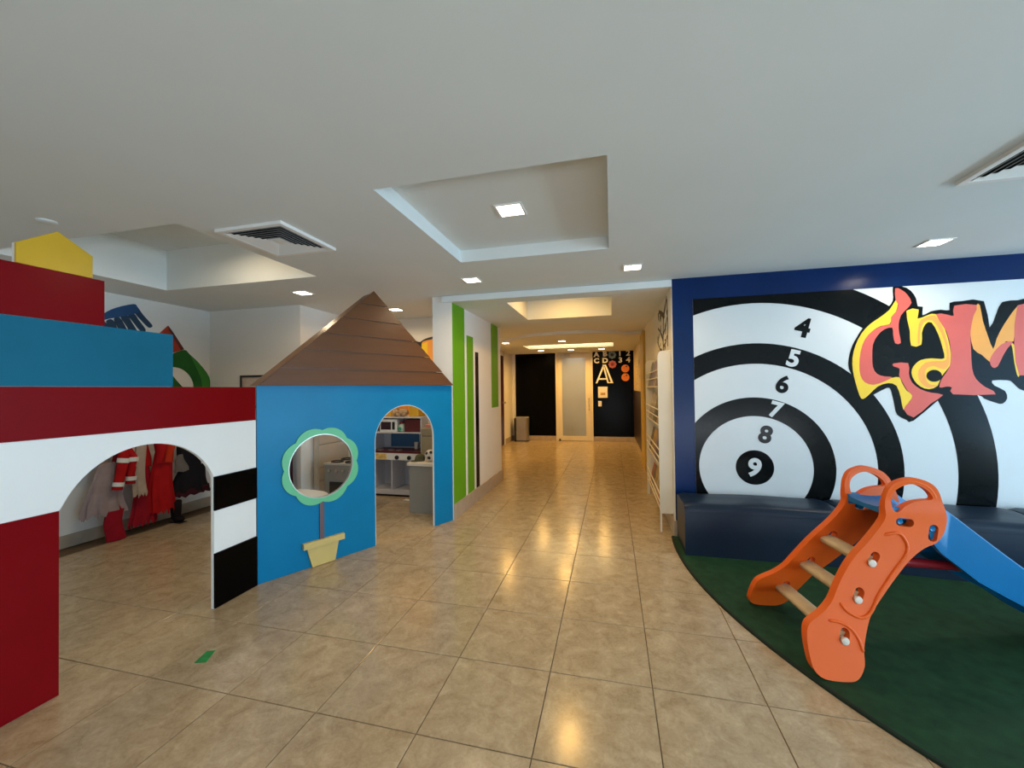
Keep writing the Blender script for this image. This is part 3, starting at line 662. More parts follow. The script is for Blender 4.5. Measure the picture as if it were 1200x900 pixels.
GAM = {"outline": [(2.459, 2.379), (2.523, 2.379), (2.591, 2.328), (2.627, 2.257), (2.638, 2.188), (2.675, 2.181), (2.67, 2.106), (2.73, 2.137), (2.803, 2.148), (2.866, 2.14), (2.868, 2.204), (2.949, 2.213), (3.105, 2.203), (3.138, 1.974), (3.187, 2.089), (3.23, 2.188), (3.333, 2.196), (3.378, 2.207), (3.467, 2.215), (3.577, 2.194), (3.561, 1.5), (3.46, 1.417), (3.36, 1.432), (3.316, 1.461), (3.283, 1.505), (3.249, 1.523), (3.146, 1.522), (3.162, 1.478), (3.23, 1.433), (3.243, 1.368), (3.211, 1.325), (3.17, 1.332), (3.09, 1.369), (3.05, 1.399), (2.86, 1.4), (2.836, 1.423), (2.774, 1.364), (2.585, 1.176), (2.536, 1.183), (2.467, 1.229), (2.45, 1.305), (2.427, 1.442), (2.396, 1.47), (2.298, 1.413), (2.212, 1.367), (2.186, 1.375), (2.161, 1.445), (2.143, 1.555), (2.108, 1.649), (2.109, 1.743), (2.136, 1.852), (2.177, 1.936), (2.225, 2.019), (2.298, 2.093), (2.377, 2.15), (2.443, 2.223), (2.46, 2.284)], "g_yellow": [(2.476, 2.252), (2.491, 2.213), (2.473, 2.145), (2.44, 2.085), (2.426, 2.04), (2.362, 2.028), (2.296, 1.985), (2.242, 1.91), (2.2, 1.787), (2.191, 1.647), (2.209, 1.554), (2.267, 1.506), (2.339, 1.52), (2.429, 1.557), (2.487, 1.564), (2.505, 1.518), (2.541, 1.441), (2.584, 1.403), (2.551, 1.335), (2.512, 1.274), (2.496, 1.381), (2.466, 1.488), (2.403, 1.512), (2.325, 1.482), (2.258, 1.41), (2.212, 1.37), (2.186, 1.399), (2.156, 1.523), (2.138, 1.633), (2.137, 1.742), (2.162, 1.858), (2.211, 1.965), (2.278, 2.048), (2.351, 2.103), (2.429, 2.17)], "g_red": [(2.474, 2.359), (2.522, 2.341), (2.565, 2.292), (2.592, 2.221), (2.55, 2.163), (2.511, 2.112), (2.493, 2.037), (2.495, 1.96), (2.506, 1.868), (2.464, 1.867), (2.45, 1.947), (2.445, 2.008), (2.387, 1.996), (2.334, 1.944), (2.296, 1.861), (2.289, 1.753), (2.292, 1.66), (2.321, 1.598), (2.378, 1.573), (2.436, 1.565), (2.377, 1.527), (2.293, 1.498), (2.228, 1.522), (2.196, 1.585), (2.189, 1.678), (2.201, 1.802), (2.236, 1.91), (2.296, 1.985), (2.375, 2.03), (2.433, 2.04), (2.438, 2.101), (2.477, 2.152), (2.494, 2.212), (2.476, 2.252)], "tail_red": [(2.447, 1.687), (2.556, 1.687), (2.559, 1.593), (2.58, 1.516), (2.641, 1.455), (2.715, 1.424), (2.802, 1.402), (2.712, 1.327), (2.586, 1.206), (2.515, 1.277), (2.558, 1.342), (2.58, 1.398), (2.547, 1.441), (2.505, 1.533), (2.487, 1.579), (2.492, 1.64), (2.451, 1.659)], "a_yellow": [(2.553, 2.152), (2.644, 2.158), (2.632, 2.078), (2.704, 2.104), (2.766, 2.11), (2.824, 1.99), (2.859, 1.824), (2.864, 1.69), (2.841, 1.631), (2.791, 1.558), (2.765, 1.483), (2.703, 1.454), (2.642, 1.478), (2.599, 1.531), (2.579, 1.6), (2.596, 1.66), (2.647, 1.711), (2.721, 1.724), (2.77, 1.72), (2.819, 1.724), (2.808, 1.811), (2.78, 1.932), (2.734, 2.039), (2.69, 2.027), (2.662, 1.952), (2.656, 1.847), (2.581, 1.842), (2.575, 1.972)], "a_orange": [(2.641, 2.029), (2.679, 2.08), (2.76, 2.098), (2.806, 2.006), (2.845, 1.84), (2.852, 1.69), (2.829, 1.631), (2.786, 1.633), (2.744, 1.656), (2.695, 1.642), (2.675, 1.59), (2.692, 1.515), (2.728, 1.492), (2.765, 1.491), (2.715, 1.466), (2.667, 1.485), (2.631, 1.546), (2.632, 1.621), (2.683, 1.688), (2.769, 1.7), (2.83, 1.706), (2.833, 1.81), (2.799, 1.946), (2.74, 2.057), (2.678, 2.042), (2.649, 1.953), (2.644, 1.863), (2.631, 1.86)], "eye": [(2.797, 1.57), (2.794, 1.553), (2.785, 1.538), (2.771, 1.526), (2.755, 1.52), (2.737, 1.519), (2.719, 1.523), (2.704, 1.533), (2.693, 1.547), (2.687, 1.563), (2.688, 1.58), (2.694, 1.597), (2.706, 1.61), (2.721, 1.619), (2.739, 1.623), (2.757, 1.621), (2.773, 1.614), (2.786, 1.602), (2.794, 1.587)], "m_red": [(2.766, 2.11), (2.851, 2.1), (2.893, 2.091), (2.898, 2.177), (3.053, 2.173), (3.03, 2.083), (3.006, 1.951), (3.006, 1.789), (3.01, 1.627), (3.035, 1.538), (3.092, 1.471), (3.166, 1.405), (2.872, 1.408), (2.867, 1.467), (2.825, 1.475), (2.777, 1.468), (2.796, 1.543), (2.84, 1.616), (2.861, 1.69), (2.862, 1.824), (2.836, 1.959)], "m_orange": [(3.05, 2.17), (3.076, 2.168), (3.093, 2.035), (3.125, 1.902), (3.158, 1.791), (3.183, 1.877), (3.237, 1.998), (3.332, 2.152), (3.312, 2.024), (3.296, 1.851), (3.245, 1.853), (3.197, 1.768), (3.155, 1.696), (3.132, 1.682), (3.081, 1.742), (3.023, 1.796), (3.005, 1.937), (3.023, 2.054)], "m_mid": [(3.132, 1.69), (3.157, 1.755), (3.21, 1.825), (3.268, 1.852), (3.288, 1.837), (3.255, 1.795), (3.219, 1.723), (3.183, 1.64), (3.148, 1.635)], "m_right": [(3.329, 2.153), (3.388, 2.166), (3.478, 2.172), (3.543, 2.153), (3.528, 1.984), (3.519, 1.558), (3.327, 1.562), (3.304, 1.677), (3.299, 1.822), (3.305, 1.995)], "m_edge": [(3.279, 1.834), (3.301, 1.815), (3.31, 1.677), (3.327, 1.559), (3.313, 1.565), (3.296, 1.678), (3.287, 1.793)]}
MUR = {"back": [(3.0, 2.264), (3.082, 2.356), (3.187, 2.437), (3.348, 2.511), (3.387, 2.495), (3.404, 2.434), (3.37, 2.408), (3.229, 2.345), (3.086, 2.288), (3.019, 2.196)], "tooth1": [(3.353, 2.495), (3.387, 2.495), (3.449, 2.409), (3.538, 2.312), (3.541, 2.283), (3.51, 2.27), (3.461, 2.313), (3.375, 2.409)], "tooth2": [(3.304, 2.384), (3.359, 2.406), (3.404, 2.343), (3.472, 2.249), (3.467, 2.215), (3.432, 2.211), (3.37, 2.286)], "tooth3": [(3.234, 2.346), (3.293, 2.382), (3.336, 2.306), (3.387, 2.218), (3.403, 2.136), (3.347, 2.129), (3.293, 2.249)], "tooth4": [(3.172, 2.311), (3.224, 2.338), (3.282, 2.235), (3.325, 2.126), (3.282, 2.108), (3.218, 2.207)], "tooth5": [(3.106, 2.282), (3.159, 2.305), (3.203, 2.217), (3.25, 2.105), (3.203, 2.087), (3.126, 2.212)], "tooth6": [(3.047, 2.254), (3.091, 2.273), (3.136, 2.177), (3.177, 2.084), (3.126, 2.078)], "tip": [(3.592, 2.185), (3.718, 2.323), (3.77, 2.257), (3.905, 2.053), (3.769, 1.996), (3.692, 1.958)], "tip_shade": [(3.718, 2.323), (3.77, 2.257), (3.905, 2.053), (3.87, 2.036), (3.757, 2.22), (3.724, 2.278)], "loop": [(3.641, 1.892), (3.769, 1.985), (3.905, 2.046), (3.954, 2.017), (3.975, 1.994), (4.091, 1.892), (4.228, 1.711), (4.23, 1.536), (4.135, 1.417), (3.973, 1.386), (3.822, 1.468), (3.691, 1.649)], "hole": [(3.717, 1.801), (3.769, 1.824), (3.877, 1.806), (3.974, 1.726), (4.024, 1.61), (4.002, 1.523), (3.931, 1.538), (3.822, 1.651)], "hi": [(3.975, 1.987), (4.091, 1.892), (4.228, 1.711), (4.227, 1.582), (4.135, 1.567), (4.12, 1.686), (4.047, 1.846)]}

# ---------------------------------------------------------------- painted target wall
TCX, TCZ = 1.320, .720
mural = thing('target_mural', 'black and white ring target painted on the wall, numbered four to nine', 'mural', (2.6, 4.309, .47))
BX0, BX1, BZ0, BZ1 = .797, 7.3, .02, 2.373
part('white_field', MB().prism([(BX0, BZ0), (BX1, BZ0), (BX1, BZ1), (BX0, BZ1)], XZ(4.3097), 0, -.0027), mural_white, mural)
def clip(poly):
    for ax, lim, sg in ((0, BX0, 1), (0, BX1, -1), (1, BZ0, 1), (1, BZ1, -1)):
        o = []
        for i in range(len(poly)):
            a, b = poly[i], poly[(i+1) % len(poly)]; da, db = sg*(a[ax]-lim), sg*(b[ax]-lim)
            if da >= 0: o.append(a)
            if da*db < 0:
                t = da/(da-db); o.append((a[0]+(b[0]-a[0])*t, a[1]+(b[1]-a[1])*t))
        poly = o
        if len(poly) < 3: return []
    return poly
def ringpiece(name, r0, r1, d=.0042, seg=120):
    mb = MB()
    for k in range(seg):
        t0, t1 = 2*math.pi*k/seg, 2*math.pi*(k+1)/seg
        P = lambda r, t: (TCX + r*math.cos(t), TCZ + r*math.sin(t))
        q = [P(r0, t0), P(r1, t0), P(r1, t1), P(r0, t1)] if r0 > 0 else [(TCX, TCZ), P(r1, t0), P(r1, t1)]
        q = clip(q)
        if q: mb.add([(a, 4.31 - d, b) for a, b in q], [tuple(range(len(q)))])
    return part(name, mb, mural_black, mural)
ringpiece('target_ring', .492, .672); ringpiece('target_ring', .995, 1.192); ringpiece('target_ring', 1.578, 1.852); ringpiece('bullseye', 0, .165)
for ch, x, z, h, white in (('4', 1.748, 2.045, .185, 0), ('5', 1.665, 1.757, .163, 1), ('6', 1.572, 1.516, .172, 0), ('7', 1.512, 1.272, .158, 1), ('8', 1.418, 1.038, .172, 0), ('9', 1.316, .718, .185, 1)):
    rot = -math.atan2(x - TCX, z - TCZ)*.85 if ch != '9' else -.20
    part('numeral', glyph(MB(), ch, x, z, h, XZ(4.31), -.004, -.0054, rot, .038, 1.0), mural_white if white else mural_black, mural, label=('white' if white else 'black') + ' painted numeral ' + ch)
graf = thing('graffiti_mural', 'red and yellow flame style lettering with black outline, GAM, painted over the target', 'mural', (2.95, 4.308, 1.7))
g_red = mat('coral_red_mural_paint', (.700, .105, .075), .42, .4, .06, 4); g_or = mat('orange_mural_paint', (.90, .36, .05), .42, .4, .05, 4); g_ye = mat('yellow_mural_paint', (.90, .58, .02), .42, .4, .05, 4)
def gpiece(key, m, d, name):
    P = GAM[key]; P = catmull(P, 2) if key not in ('m_right',) else P
    P = [(x, min(z, BZ1)) for x, z in P]
    part(name, MB().prism(P, XZ(4.31), -.0035, -d), m, graf)
gpiece('outline', mural_black, .0060, 'letter_outline')
gpiece('g_yellow', g_ye, .0068, 'letter_shade'); gpiece('g_red', g_red, .0074, 'letter_g'); gpiece('tail_red', g_red, .0076, 'letter_g')
gpiece('a_yellow', g_ye, .0068, 'letter_a'); gpiece('a_orange', g_or, .0073, 'letter_shade'); gpiece('m_red', g_red, .0078, 'letter_m'); gpiece('m_orange', g_or, .0069, 'letter_shade')
gpiece('m_mid', g_red, .0075, 'letter_m'); gpiece('m_edge', g_ye, .0071, 'letter_shade'); gpiece('m_right', g_red, .0075, 'letter_m'); gpiece('eye', mural_black, .0084, 'letter_eye')

# ---------------------------------------------------------------- cut-out murals in the left room
m_blue = mat('dark_blue_mural_paint', (.012, .070, .190), .45, .4, .12, 5); m_blue2 = mat('deep_navy_mural_paint', (.014, .045, .095), .45, .4, .12, 5)
comb = thing('comb_mural', 'dark blue comb painted high on the left room wall above the teal block', 'mural', (X_L + .01, 3.25, 2.0))
part('spine', MB().prism(catmull(MUR['back'], 3), YZ(X_L), .0004, .010), m_blue, comb)
for k in range(1, 7): part('tooth', MB().prism(catmull(MUR['tooth%d' % k], 3), YZ(X_L), .0004, .008), m_blue2, comb)
crayon = thing('glue_bottle_mural', 'green looped shape with a pointed red tip painted on the left room wall', 'mural', (X_L + .01, 3.95, 1.4))
part('red_tip', MB().prism(MUR['tip'], YZ(X_L), .0004, .008), mat('brick_red_mural_paint', (.380, .035, .010), .45, .4, .08, 5), crayon)
part('tip_edge', MB().prism(MUR['tip_shade'], YZ(X_L), .001, .010), mat('dark_red_mural_paint', (.110, .010, .006), .45), crayon)
part('green_loop', MB().prism(catmull(MUR['loop'], 3), YZ(X_L), .0004, .009, [catmull(MUR['hole'], 3)]), mat('deep_green_mural_paint', (.006, .110, .010), .45, .4, .15, 5), crayon)
part('highlight', MB().prism(MUR['hi'], YZ(X_L), .001, .0105), mat('leaf_green_mural_paint', (.030, .210, .020), .45), crayon)
pic = thing('picture_frame', 'black framed picture hanging on the far wall left of the brown roof', 'picture', (-4.45, 4.236, 1.35))
part('frame', MB().prism([(-4.70, 1.30), (-4.18, 1.30), (-4.18, 1.722), (-4.70, 1.722)], XZ(4.241), 0, -.02, [[(-4.675, 1.325), (-4.205, 1.325), (-4.205, 1.697), (-4.675, 1.697)]]), dark, pic)
part('print', MB().box(-4.68, -4.20, 4.232, 4.2405, 1.32, 1.70), mat('pale_print', (.55, .45, .38), .5, .4, .3, 3), pic)
pencil = thing('pencil_mural', 'orange and yellow pencil shape with wavy black top on the kitchen wall', 'mural', (-2.72, 5.515, 1.1))
part('body', MB().prism([(-3.25, 1.02), (-2.46, 1.02), (-2.46, 2.27), (-2.56, 2.29), (-2.66, 2.26), (-2.76, 2.22), (-2.84, 2.20), (-3.25, 1.70)], XZ(5.5196), 0, -.008), g_or, pencil)
part('stripe', MB().prism([(-2.80, 1.02), (-2.66, 1.02), (-2.66, 2.22), (-2.80, 2.18)], XZ(5.5196), -.002, -.010), g_ye, pencil)
part('top_edge', MB().prism(catmull([(-2.93, 2.17), (-2.88, 2.235), (-2.84, 2.24), (-2.78, 2.225), (-2.72, 2.26), (-2.64, 2.285), (-2.57, 2.30), (-2.46, 2.34), (-2.46, 2.30), (-2.56, 2.265), (-2.64, 2.25), (-2.72, 2.235), (-2.755, 2.20), (-2.76, 2.05), (-2.80, 2.05), (-2.84, 2.15)], 2), XZ(5.5196), -.003, -.012), dark, pencil)

# ---------------------------------------------------------------- toy kitchen behind the house doorway
grey_lam = mat('pale_grey_laminate', (.56, .56, .60), .45, .4, .03, 4); maroon = mat('maroon_laminate', (.095, .008, .008), .4, .5, .1, 4); blue_back = mat('mid_blue_laminate', (.03, .12, .26), .4, .5, .1, 4)
kit = thing('toy_kitchen', 'white toy kitchen shelf unit with hob, seen through the blue doorway', 'toy kitchen', (-2.95, 5.3, 0))
KX0, KX1, KY0, KY1 = -3.40, -2.575, 5.13, 5.50
part('side', MB().box(KX0, KX0 + .02, KY0, KY1, 0, 1.11), grey_lam, kit); part('side', MB().box(KX1 - .02, KX1, KY0, KY1, 0, 1.11), grey_lam, kit)
part('divider', MB().box(-3.06, -3.04, KY0 + .005, KY1 - .01, .092, .52), grey_lam, kit)
part('base', MB().box(KX0 + .02, KX1 - .02, KY0 + .004, KY1, .03, .092), grey_lam, kit); part('plinth', MB().box(KX0 + .02, KX1 - .02, KY0 + .03, KY0 + .05, 0, .03), dark, kit)
part('shelf', MB().box(KX0 + .02, KX1 - .02, KY0, KY1 - .01, .895, .912), grey_lam, kit); part('shelf', MB().box(KX0, KX1, KY0 - .005, KY1, 1.11, 1.128), grey_lam, kit)
part('back', MB().box(KX0 + .02, KX1 - .02, KY1 - .012, KY1, .092, 1.11), grey_lam, kit)
part('splashback', MB().box(-3.26, -2.80, KY1 - .02, KY1 - .012, .66, .89), blue_back, kit); part('tile_picture', MB().box(-2.78, -2.60, KY1 - .02, KY1 - .012, .70, .89), mat('olive_print', (.20, .17, .10), .5, .4, .4, 14), kit)
part('control_panel', MB().box(KX0 + .02, KX1 - .02, KY0 - .012, KY0 + .008, .52, .615), gloss_white, kit)
part('sticker', MB().box(-3.36, -3.12, KY0 - .014, KY0 - .0118, .53, .605), mat('yellow_sticker', (.75, .52, .16), .5, .4, .3, 20), kit)
hob = part('hob', MB().box(KX0 + .02, KX1 - .02, KY0 - .006, KY1 - .02, .615, .640), maroon, kit)
for x in (-3.28, -3.10, -2.98): part('burner', MB().lathe([(.048, 0), (.048, .012), (.04, .016), (.015, .016)], (x, KY0 + .09, .640), seg=14), chrome, hob, 40)
for x in (-2.955, -2.765): part('knob', MB().lathe([(.030, 0), (.028, .018), (.014, .022)], (x, KY0 - .012, .557), (0, -1, 0), 14), dark, kit, 40)
mw = thing('toy_microwave', 'small white toy microwave with a dark window on the kitchen shelf', 'toy microwave', (-3.11, 5.24, .912))
part('body', MB().box(-3.25, -2.97, 5.15, 5.36, .912, 1.095), gloss_white, mw, bevel=.01); part('window', MB().box(-3.225, -3.065, 5.146, 5.152, .945, 1.055), mat('dark_maroon_window', (.03, .008, .012), .2), mw)
part('keypad', MB().box(-3.045, -3.005, 5.146, 5.152, .945, 1.055), dark, mw); part('foot', MB().box(-3.24, -2.98, 5.16, 5.34, .9122, .914), dark, mw)
bot = thing('toy_jar', 'round white and green toy jar beside the toy microwave', 'toy', (-2.925, 5.20, .912))
part('body', MB().lathe([(.03, 0), (.052, .02), (.055, .06), (.045, .10), (.025, .115)], (-2.915, 5.205, .9125), seg=16), mat('milky_green_plastic', (.55, .72, .60), .35), bot, 50)
part('sticker', MB().lathe([(.0, 0), (.028, .0), (.02, .004)], (-2.925, 5.149, .955), (0, -1, 0), 14), mat('jade_green', (.02, .30, .16), .4), bot); part('lid', MB().lathe([(.028, 0), (.028, .025), (.012, .03)], (-2.925, 5.205, 1.024), seg=14), red_pl, bot, 40)
tag(part('storage_box', MB().box(-2.855, -2.605, 5.15, 5.42, .9125, 1.09), maroon, bevel=.006), 'dark maroon box on the kitchen shelf, right of the toy jar', 'box')
br = thing('teddy_bear', 'pale plush bear lying on top of the toy kitchen', 'soft toy', (-2.95, 5.25, 1.128))
fur = mat('pale_brown_plush', (.42, .30, .19), .9, .2, .2, 18, .4, 90)
part('body', MB().ball((-2.92, 5.24, 1.185), .07, 1.2, .9, .82), fur, br, 80); part('head', MB().ball((-3.02, 5.21, 1.185), .052), fur, br, 80)
for dx in (-.03, .03): part('ear', MB().ball((-3.02 + dx, 5.21, 1.238), .018, seg=8, rings=6), fur, br, 80)
for x, y in ((-2.87, 5.17), (-2.96, 5.155)): part('paw', MB().ball((x, y, 1.155), .027, 1.1, 1.2, .95, 8, 6), fur, br, 80)
tag(part('storage_box', MB().box(-2.80, -2.66, 5.20, 5.42, 1.1285, 1.30), yellow_paint, bevel=.006), 'bright yellow box on top of the toy kitchen, right of the bear', 'box')
tag(part('storage_box', MB().box(-3.22, -3.10, 5.22, 5.42, 1.1285, 1.26), mat('amber_card', (.66, .36, .03), .5), bevel=.006), 'amber yellow box on top of the toy kitchen, left of the bear', 'box')
cup = tag(part('toy_cup', MB().lathe([(.028, 0), (.034, .10), (.026, .10), (.022, .02)], (-2.80, 5.40, .6405), seg=12), cap_white, None, 40), 'cream toy cup standing on the hob before the blue back', 'cup')
fr_ = thing('toy_fridge', 'beige two door toy fridge right of the toy kitchen', 'toy fridge', (-2.38, 4.98, 0))
beige = mat('khaki_beige_laminate', (.30, .25, .16), .5, .4, .05, 4)
part('body', MB().box(-2.475, -2.26, 4.92, 5.12, 0, 1.0), beige, fr_, bevel=.006); part('door', MB().box(-2.473, -2.262, 4.897, 4.919, .02, .885), beige, fr_, bevel=.005); part('door', MB().box(-2.473, -2.262, 4.897, 4.919, .897, .995), beige, fr_, bevel=.005)
ch = thing('toy_chair', 'small pink dollhouse seat on top of the beige toy fridge', 'toy', (-2.37, 5.0, 1.0))
pk = mat('salmon_pink_plastic', (.60, .24, .20), .45); part('seat', MB().box(-2.44, -2.30, 4.95, 5.08, 1.001, 1.04), pk, ch, bevel=.006); part('backrest', MB().box(-2.44, -2.30, 5.05, 5.08, 1.04, 1.14), cap_white, ch, bevel=.006)
gc = thing('play_counter', 'grey cabinet with a white top standing just inside the blue doorway', 'cabinet', (-2.24, 4.67, 0))
gry = mat('warm_grey_laminate', (.25, .24, .22), .5, .4, .04, 4)
part('body', MB().box(-2.435, -2.06, 4.50, 4.86, 0, .575), gry, gc, bevel=.004); part('top', MB().box(-2.455, -2.04, 4.475, 4.87, .575, .618), cap_white, gc, bevel=.008)
bl = thing('toy_ball', 'white ball with black patches on the grey cabinet', 'ball', (-2.19, 4.60, .618))
part('skin', MB().ball((-2.195, 4.60, .692), .073), mat('white_leather', (.66, .60, .55), .5), bl, 80)
for a, b in ((-2.0, .5), (-1.4, -.3), (-2.7, -.2), (-1.0, .7)):
    d_ = Vector((math.cos(a)*math.cos(b), math.sin(a)*math.cos(b), math.sin(b))); c = Vector((-2.195, 4.60, .692)) + d_*.0705
    part('patch', MB().lathe([(.024, 0), (.022, .002), (.012, .0045)], c, d_, 5), dark, bl)
hm = thing('cloth_hat', 'olive green cloth hat lying beside the ball on the grey cabinet', 'hat', (-2.31, 4.60, .618))
ol = mat('olive_cloth', (.10, .09, .045), .85, .2, .15, 12, .2, 120)
part('crown', MB().lathe([(.062, .0), (.062, .025), (.050, .065), (.025, .082), (.003, .085)], (-2.345, 4.61, .619), seg=16), ol, hm, 60)
part('brim', MB().prism(circ(-2.385, 4.56, .052, 16), XY(.6195), 0, .006), ol, hm)
st = thing('toy_stove', 'grey toy stove seen through the flower window', 'toy stove', (-3.2, 4.42, 0))
stg = mat('steel_grey_paint', (.25, .23, .20), .4, .5, .05, 4)
part('body', MB().box(-3.435, -3.0, 4.235, 4.62, 0, .60), stg, st, bevel=.006); hb = part('hob', MB().box(-3.445, -2.99, 4.225, 4.63, .60, .622), mat('pale_steel', (.42, .39, .34), .35), st, bevel=.004)
for x in (-3.32, -3.12):
    for y in (4.33, 4.52): part('grate', MB().tube([(x + .07*math.cos(2*math.pi*k/14), y + .07*math.sin(2*math.pi*k/14), .632) for k in range(14)], .009, 6, closed=True), dark, hb)
for k in range(4): part('knob', MB().lathe([(.020, 0), (.018, .018), (.01, .02)], (-3.36 + k*.098, 4.235, .535), (0, -1, 0), 12), chrome, st, 40)
part('oven_window', MB().box(-3.36, -3.06, 4.230, 4.236, .16, .40), dark, st)
pf = thing('pouffe', 'low white pouffe on the floor behind the flower window', 'pouffe', (-3.30, 3.72, 0))
P_ = catmull([(-3.62, 3.62), (-3.35, 3.52), (-3.08, 3.60), (-3.00, 3.74), (-3.15, 3.88), (-3.45, 3.92), (-3.62, 3.80)], 4)
part('cushion', MB().prism(P_, XY(.015), 0, .365), gloss_white, pf, bevel=.04); part('base', MB().prism([(-3.3 + (a + 3.3)*.93, 3.72 + (b - 3.72)*.93) for a, b in P_], XY(.0), .001, .014), dark, pf)
cu = thing('tall_cupboard', 'tall pale cupboard against the white wall, seen through the flower window', 'cupboard', (-3.72, 4.75, 0))
pale = mat('pale_beige_laminate', (.52, .44, .35), .5, .4, .04, 3)
part('body', MB().box(-3.765, -3.70, 4.44, 5.05, 0, 1.40), pale, cu, bevel=.003)
for z0, z1 in ((.02, .335), (.345, .50), (.51, .80), (.81, 1.39)): part('door', MB().box(-3.699, -3.684, 4.445, 5.045, z0, z1), pale, cu, bevel=.003)
tag(part('paper_scrap', MB().prism([(-2.80, 4.99), (-2.70, 4.97), (-2.68, 5.03), (-2.78, 5.05)], XY(.0005), 0, .002), gloss_white), 'scrap of white paper on the floor before the toy kitchen', 'paper')
tag(part('tape_scrap', MB().prism([(-2.275, 1.755), (-2.215, 1.775), (-2.262, 1.868), (-2.305, 1.85)], XY(.0005), 0, .002), mat('green_tape', (.015, .26, .06), .4, .5, .25, 30)), 'small scrap of green tape on the floor tiles before the castle arch', 'tape')

# ---------------------------------------------------------------- costumes hanging behind the castle arch
cloth = lambda n, c, v=.12: mat(n, c, .85, .2, v, 9, .25, 90)
def garment(name, y, ztop, zbot, w0, w1, m, fold=9, amp=.12, dep=.30, x=X_L + .16, ragged=.02, seed=0, prof=None):
    rnd = random.Random(seed); ph = rnd.random()*6; mb = MB(); NZ, NS = 10, 44; vs = []; fs = []
    for i in range(NZ + 1):
        u = i/NZ; w = (w0 + (w1 - w0)*(prof(u) if prof else u**.8))/2
        for k in range(NS):
            t = 2*math.pi*k/NS; f = 1 + amp*u*math.sin(fold*t + ph + 1.3*math.sin(2*t)) + .4*amp*u*math.sin(2.3*fold*t)
            z = ztop + (zbot - ztop)*u + (ragged*math.sin(fold*1.5*t + ph) + ragged*.6*math.sin(17*t) if i == NZ else 0)
            vs.append((x + dep*w*f*math.sin(t), y + w*f*math.cos(t) + .015*math.sin(5*u + ph), max(z, .004)))
    for i in range(NZ):
        for k in range(NS): fs.append((i*NS + k, i*NS + (k+1) % NS, (i+1)*NS + (k+1) % NS, (i+1)*NS + k))
    fs.append(tuple(range(NS)))
    return mb.add(vs, fs)
rail = thing('costume_rail', 'dark clothes rail on the left room wall carrying the costumes', 'clothes rail', (X_L + .08, 3.4, 1.0))
part('bar', MB().tube([(X_L + .16, 2.70, 1.16), (X_L + .16, 4.15, 1.16)], .012), dark, rail, 50)
for y in (2.75, 3.45, 4.10): part('bracket', MB().tube([(X_L, y, 1.14), (X_L + .16, y, 1.158)], .010), dark, rail, 50)
def costume(name, label, y, build):
    t = thing(name, label, 'costume', (X_L + .16, y, 1.16), 'dress-up costumes on the rail'); build(t)
    part('hanger_hook', MB().tube([(X_L + .16, y, 1.02), (X_L + .16, y, 1.10), (X_L + .176, y, 1.15), (X_L + .16, y, 1.175)], .004, 6), chrome, t, 50); return t
c_red, c_dred, c_crim = cloth('scarlet_cloth', (.42, .006, .008)), cloth('deep_red_cloth', (.170, .006, .010)), cloth('crimson_satin', (.30, .006, .018))
c_tul, c_bei, c_blk = cloth('mauve_grey_tulle', (.30, .23, .23)), cloth('beige_cloth', (.42, .32, .25)), cloth('black_cloth', (.010, .008, .010))
c_mar, c_ora, c_sil, c_grey = cloth('maroon_cloth', (.050, .006, .014)), cloth('orange_red_cloth', (.55, .035, .010)), mat('silver_reflective_tape', (.75, .76, .70), .3, .5, .05, 9), cloth('grey_felt', (.16, .13, .11))
def b1(t):
    part('skirt', garment('skirt', 2.97, .80, .29, .14, .36, c_tul, 11, .16, .34, x=X_L + .22, seed=1), c_tul, t, 80); part('waistband', garment('w', 2.95, 1.03, .79, .15, .17, c_bei, 5, .05, .4, ragged=.003, seed=2), c_bei, t, 80)
costume('tulle_skirt', 'mauve grey tulle skirt, leftmost of the hanging costumes', 2.95, b1)
def b2(t):
    part('body', garment('body', 3.125, 1.04, .60, .13, .15, c_dred, 5, .06, .55, x=X_L + .20, ragged=.004, seed=3), c_dred, t, 80)
    for y0, y1, z1 in ((3.075, 3.02, .52), (3.155, 3.135, .56)):
        sl = part('sleeve', MB().tube([(X_L + .22, 3.115, 1.0), (X_L + .30, y0, .82), (X_L + .30, y1, z1)], [.036, .048, .042], 12), c_red, t, 60)
        part('stripe', MB().tube([(X_L + .30, y1 + (y0 - y1)*.12, z1 + .035), (X_L + .30, y1 + (y0 - y1)*.26, z1 + .075)], .0475, 14), c_sil, sl, 60)
        part('stripe', MB().tube([(X_L + .30, y0 + (y1 - y0)*.10, .82 - .03), (X_L + .30, y0 - (y1 - y0)*.06, .82 + .015)], .0505, 14), c_sil, sl, 60)
costume('firefighter_jacket', 'dark red firefighter jacket with silver reflective stripes', 3.09, b2)
def b3(t): part('body', garment('body', 3.225, 1.04, .42, .09, .13, c_bei, 7, .10, .60, x=X_L + .30, ragged=.02, seed=4), c_bei, t, 80)
costume('beige_cape', 'plain beige cape hanging beside the firefighter jacket', 3.22, b3)
def b4(t):
    part('bodice', garment('bod', 3.31, 1.04, .70, .10, .13, c_red, 5, .06, .5, x=X_L + .22, ragged=.003, seed=5), c_red, t, 80); part('skirt', garment('sk', 3.31, .72, .085, .13, .25, c_crim, 9, .14, .40, x=X_L + .22, ragged=.025, seed=6), c_crim, t, 80)
costume('crimson_dress', 'long crimson dress almost reaching the floor', 3.33, b4)
def b5(t):
    part('body', garment('bod', 3.475, .84, .17, .18, .27, c_red, 10, .12, .42, x=X_L + .26, ragged=.03, seed=7), c_red, t, 80)
    for y in (3.42, 3.51): part('sleeve', MB().tube([(X_L + .24, y, 1.04), (X_L + .30, y + .01, .90), (X_L + .30, y, .72)], [.035, .055, .045], 12), c_ora if y > 3.5 else c_red, t, 60)
costume('scarlet_dress', 'bright scarlet dress with an orange red sleeve and frayed hem', 3.47, b5)
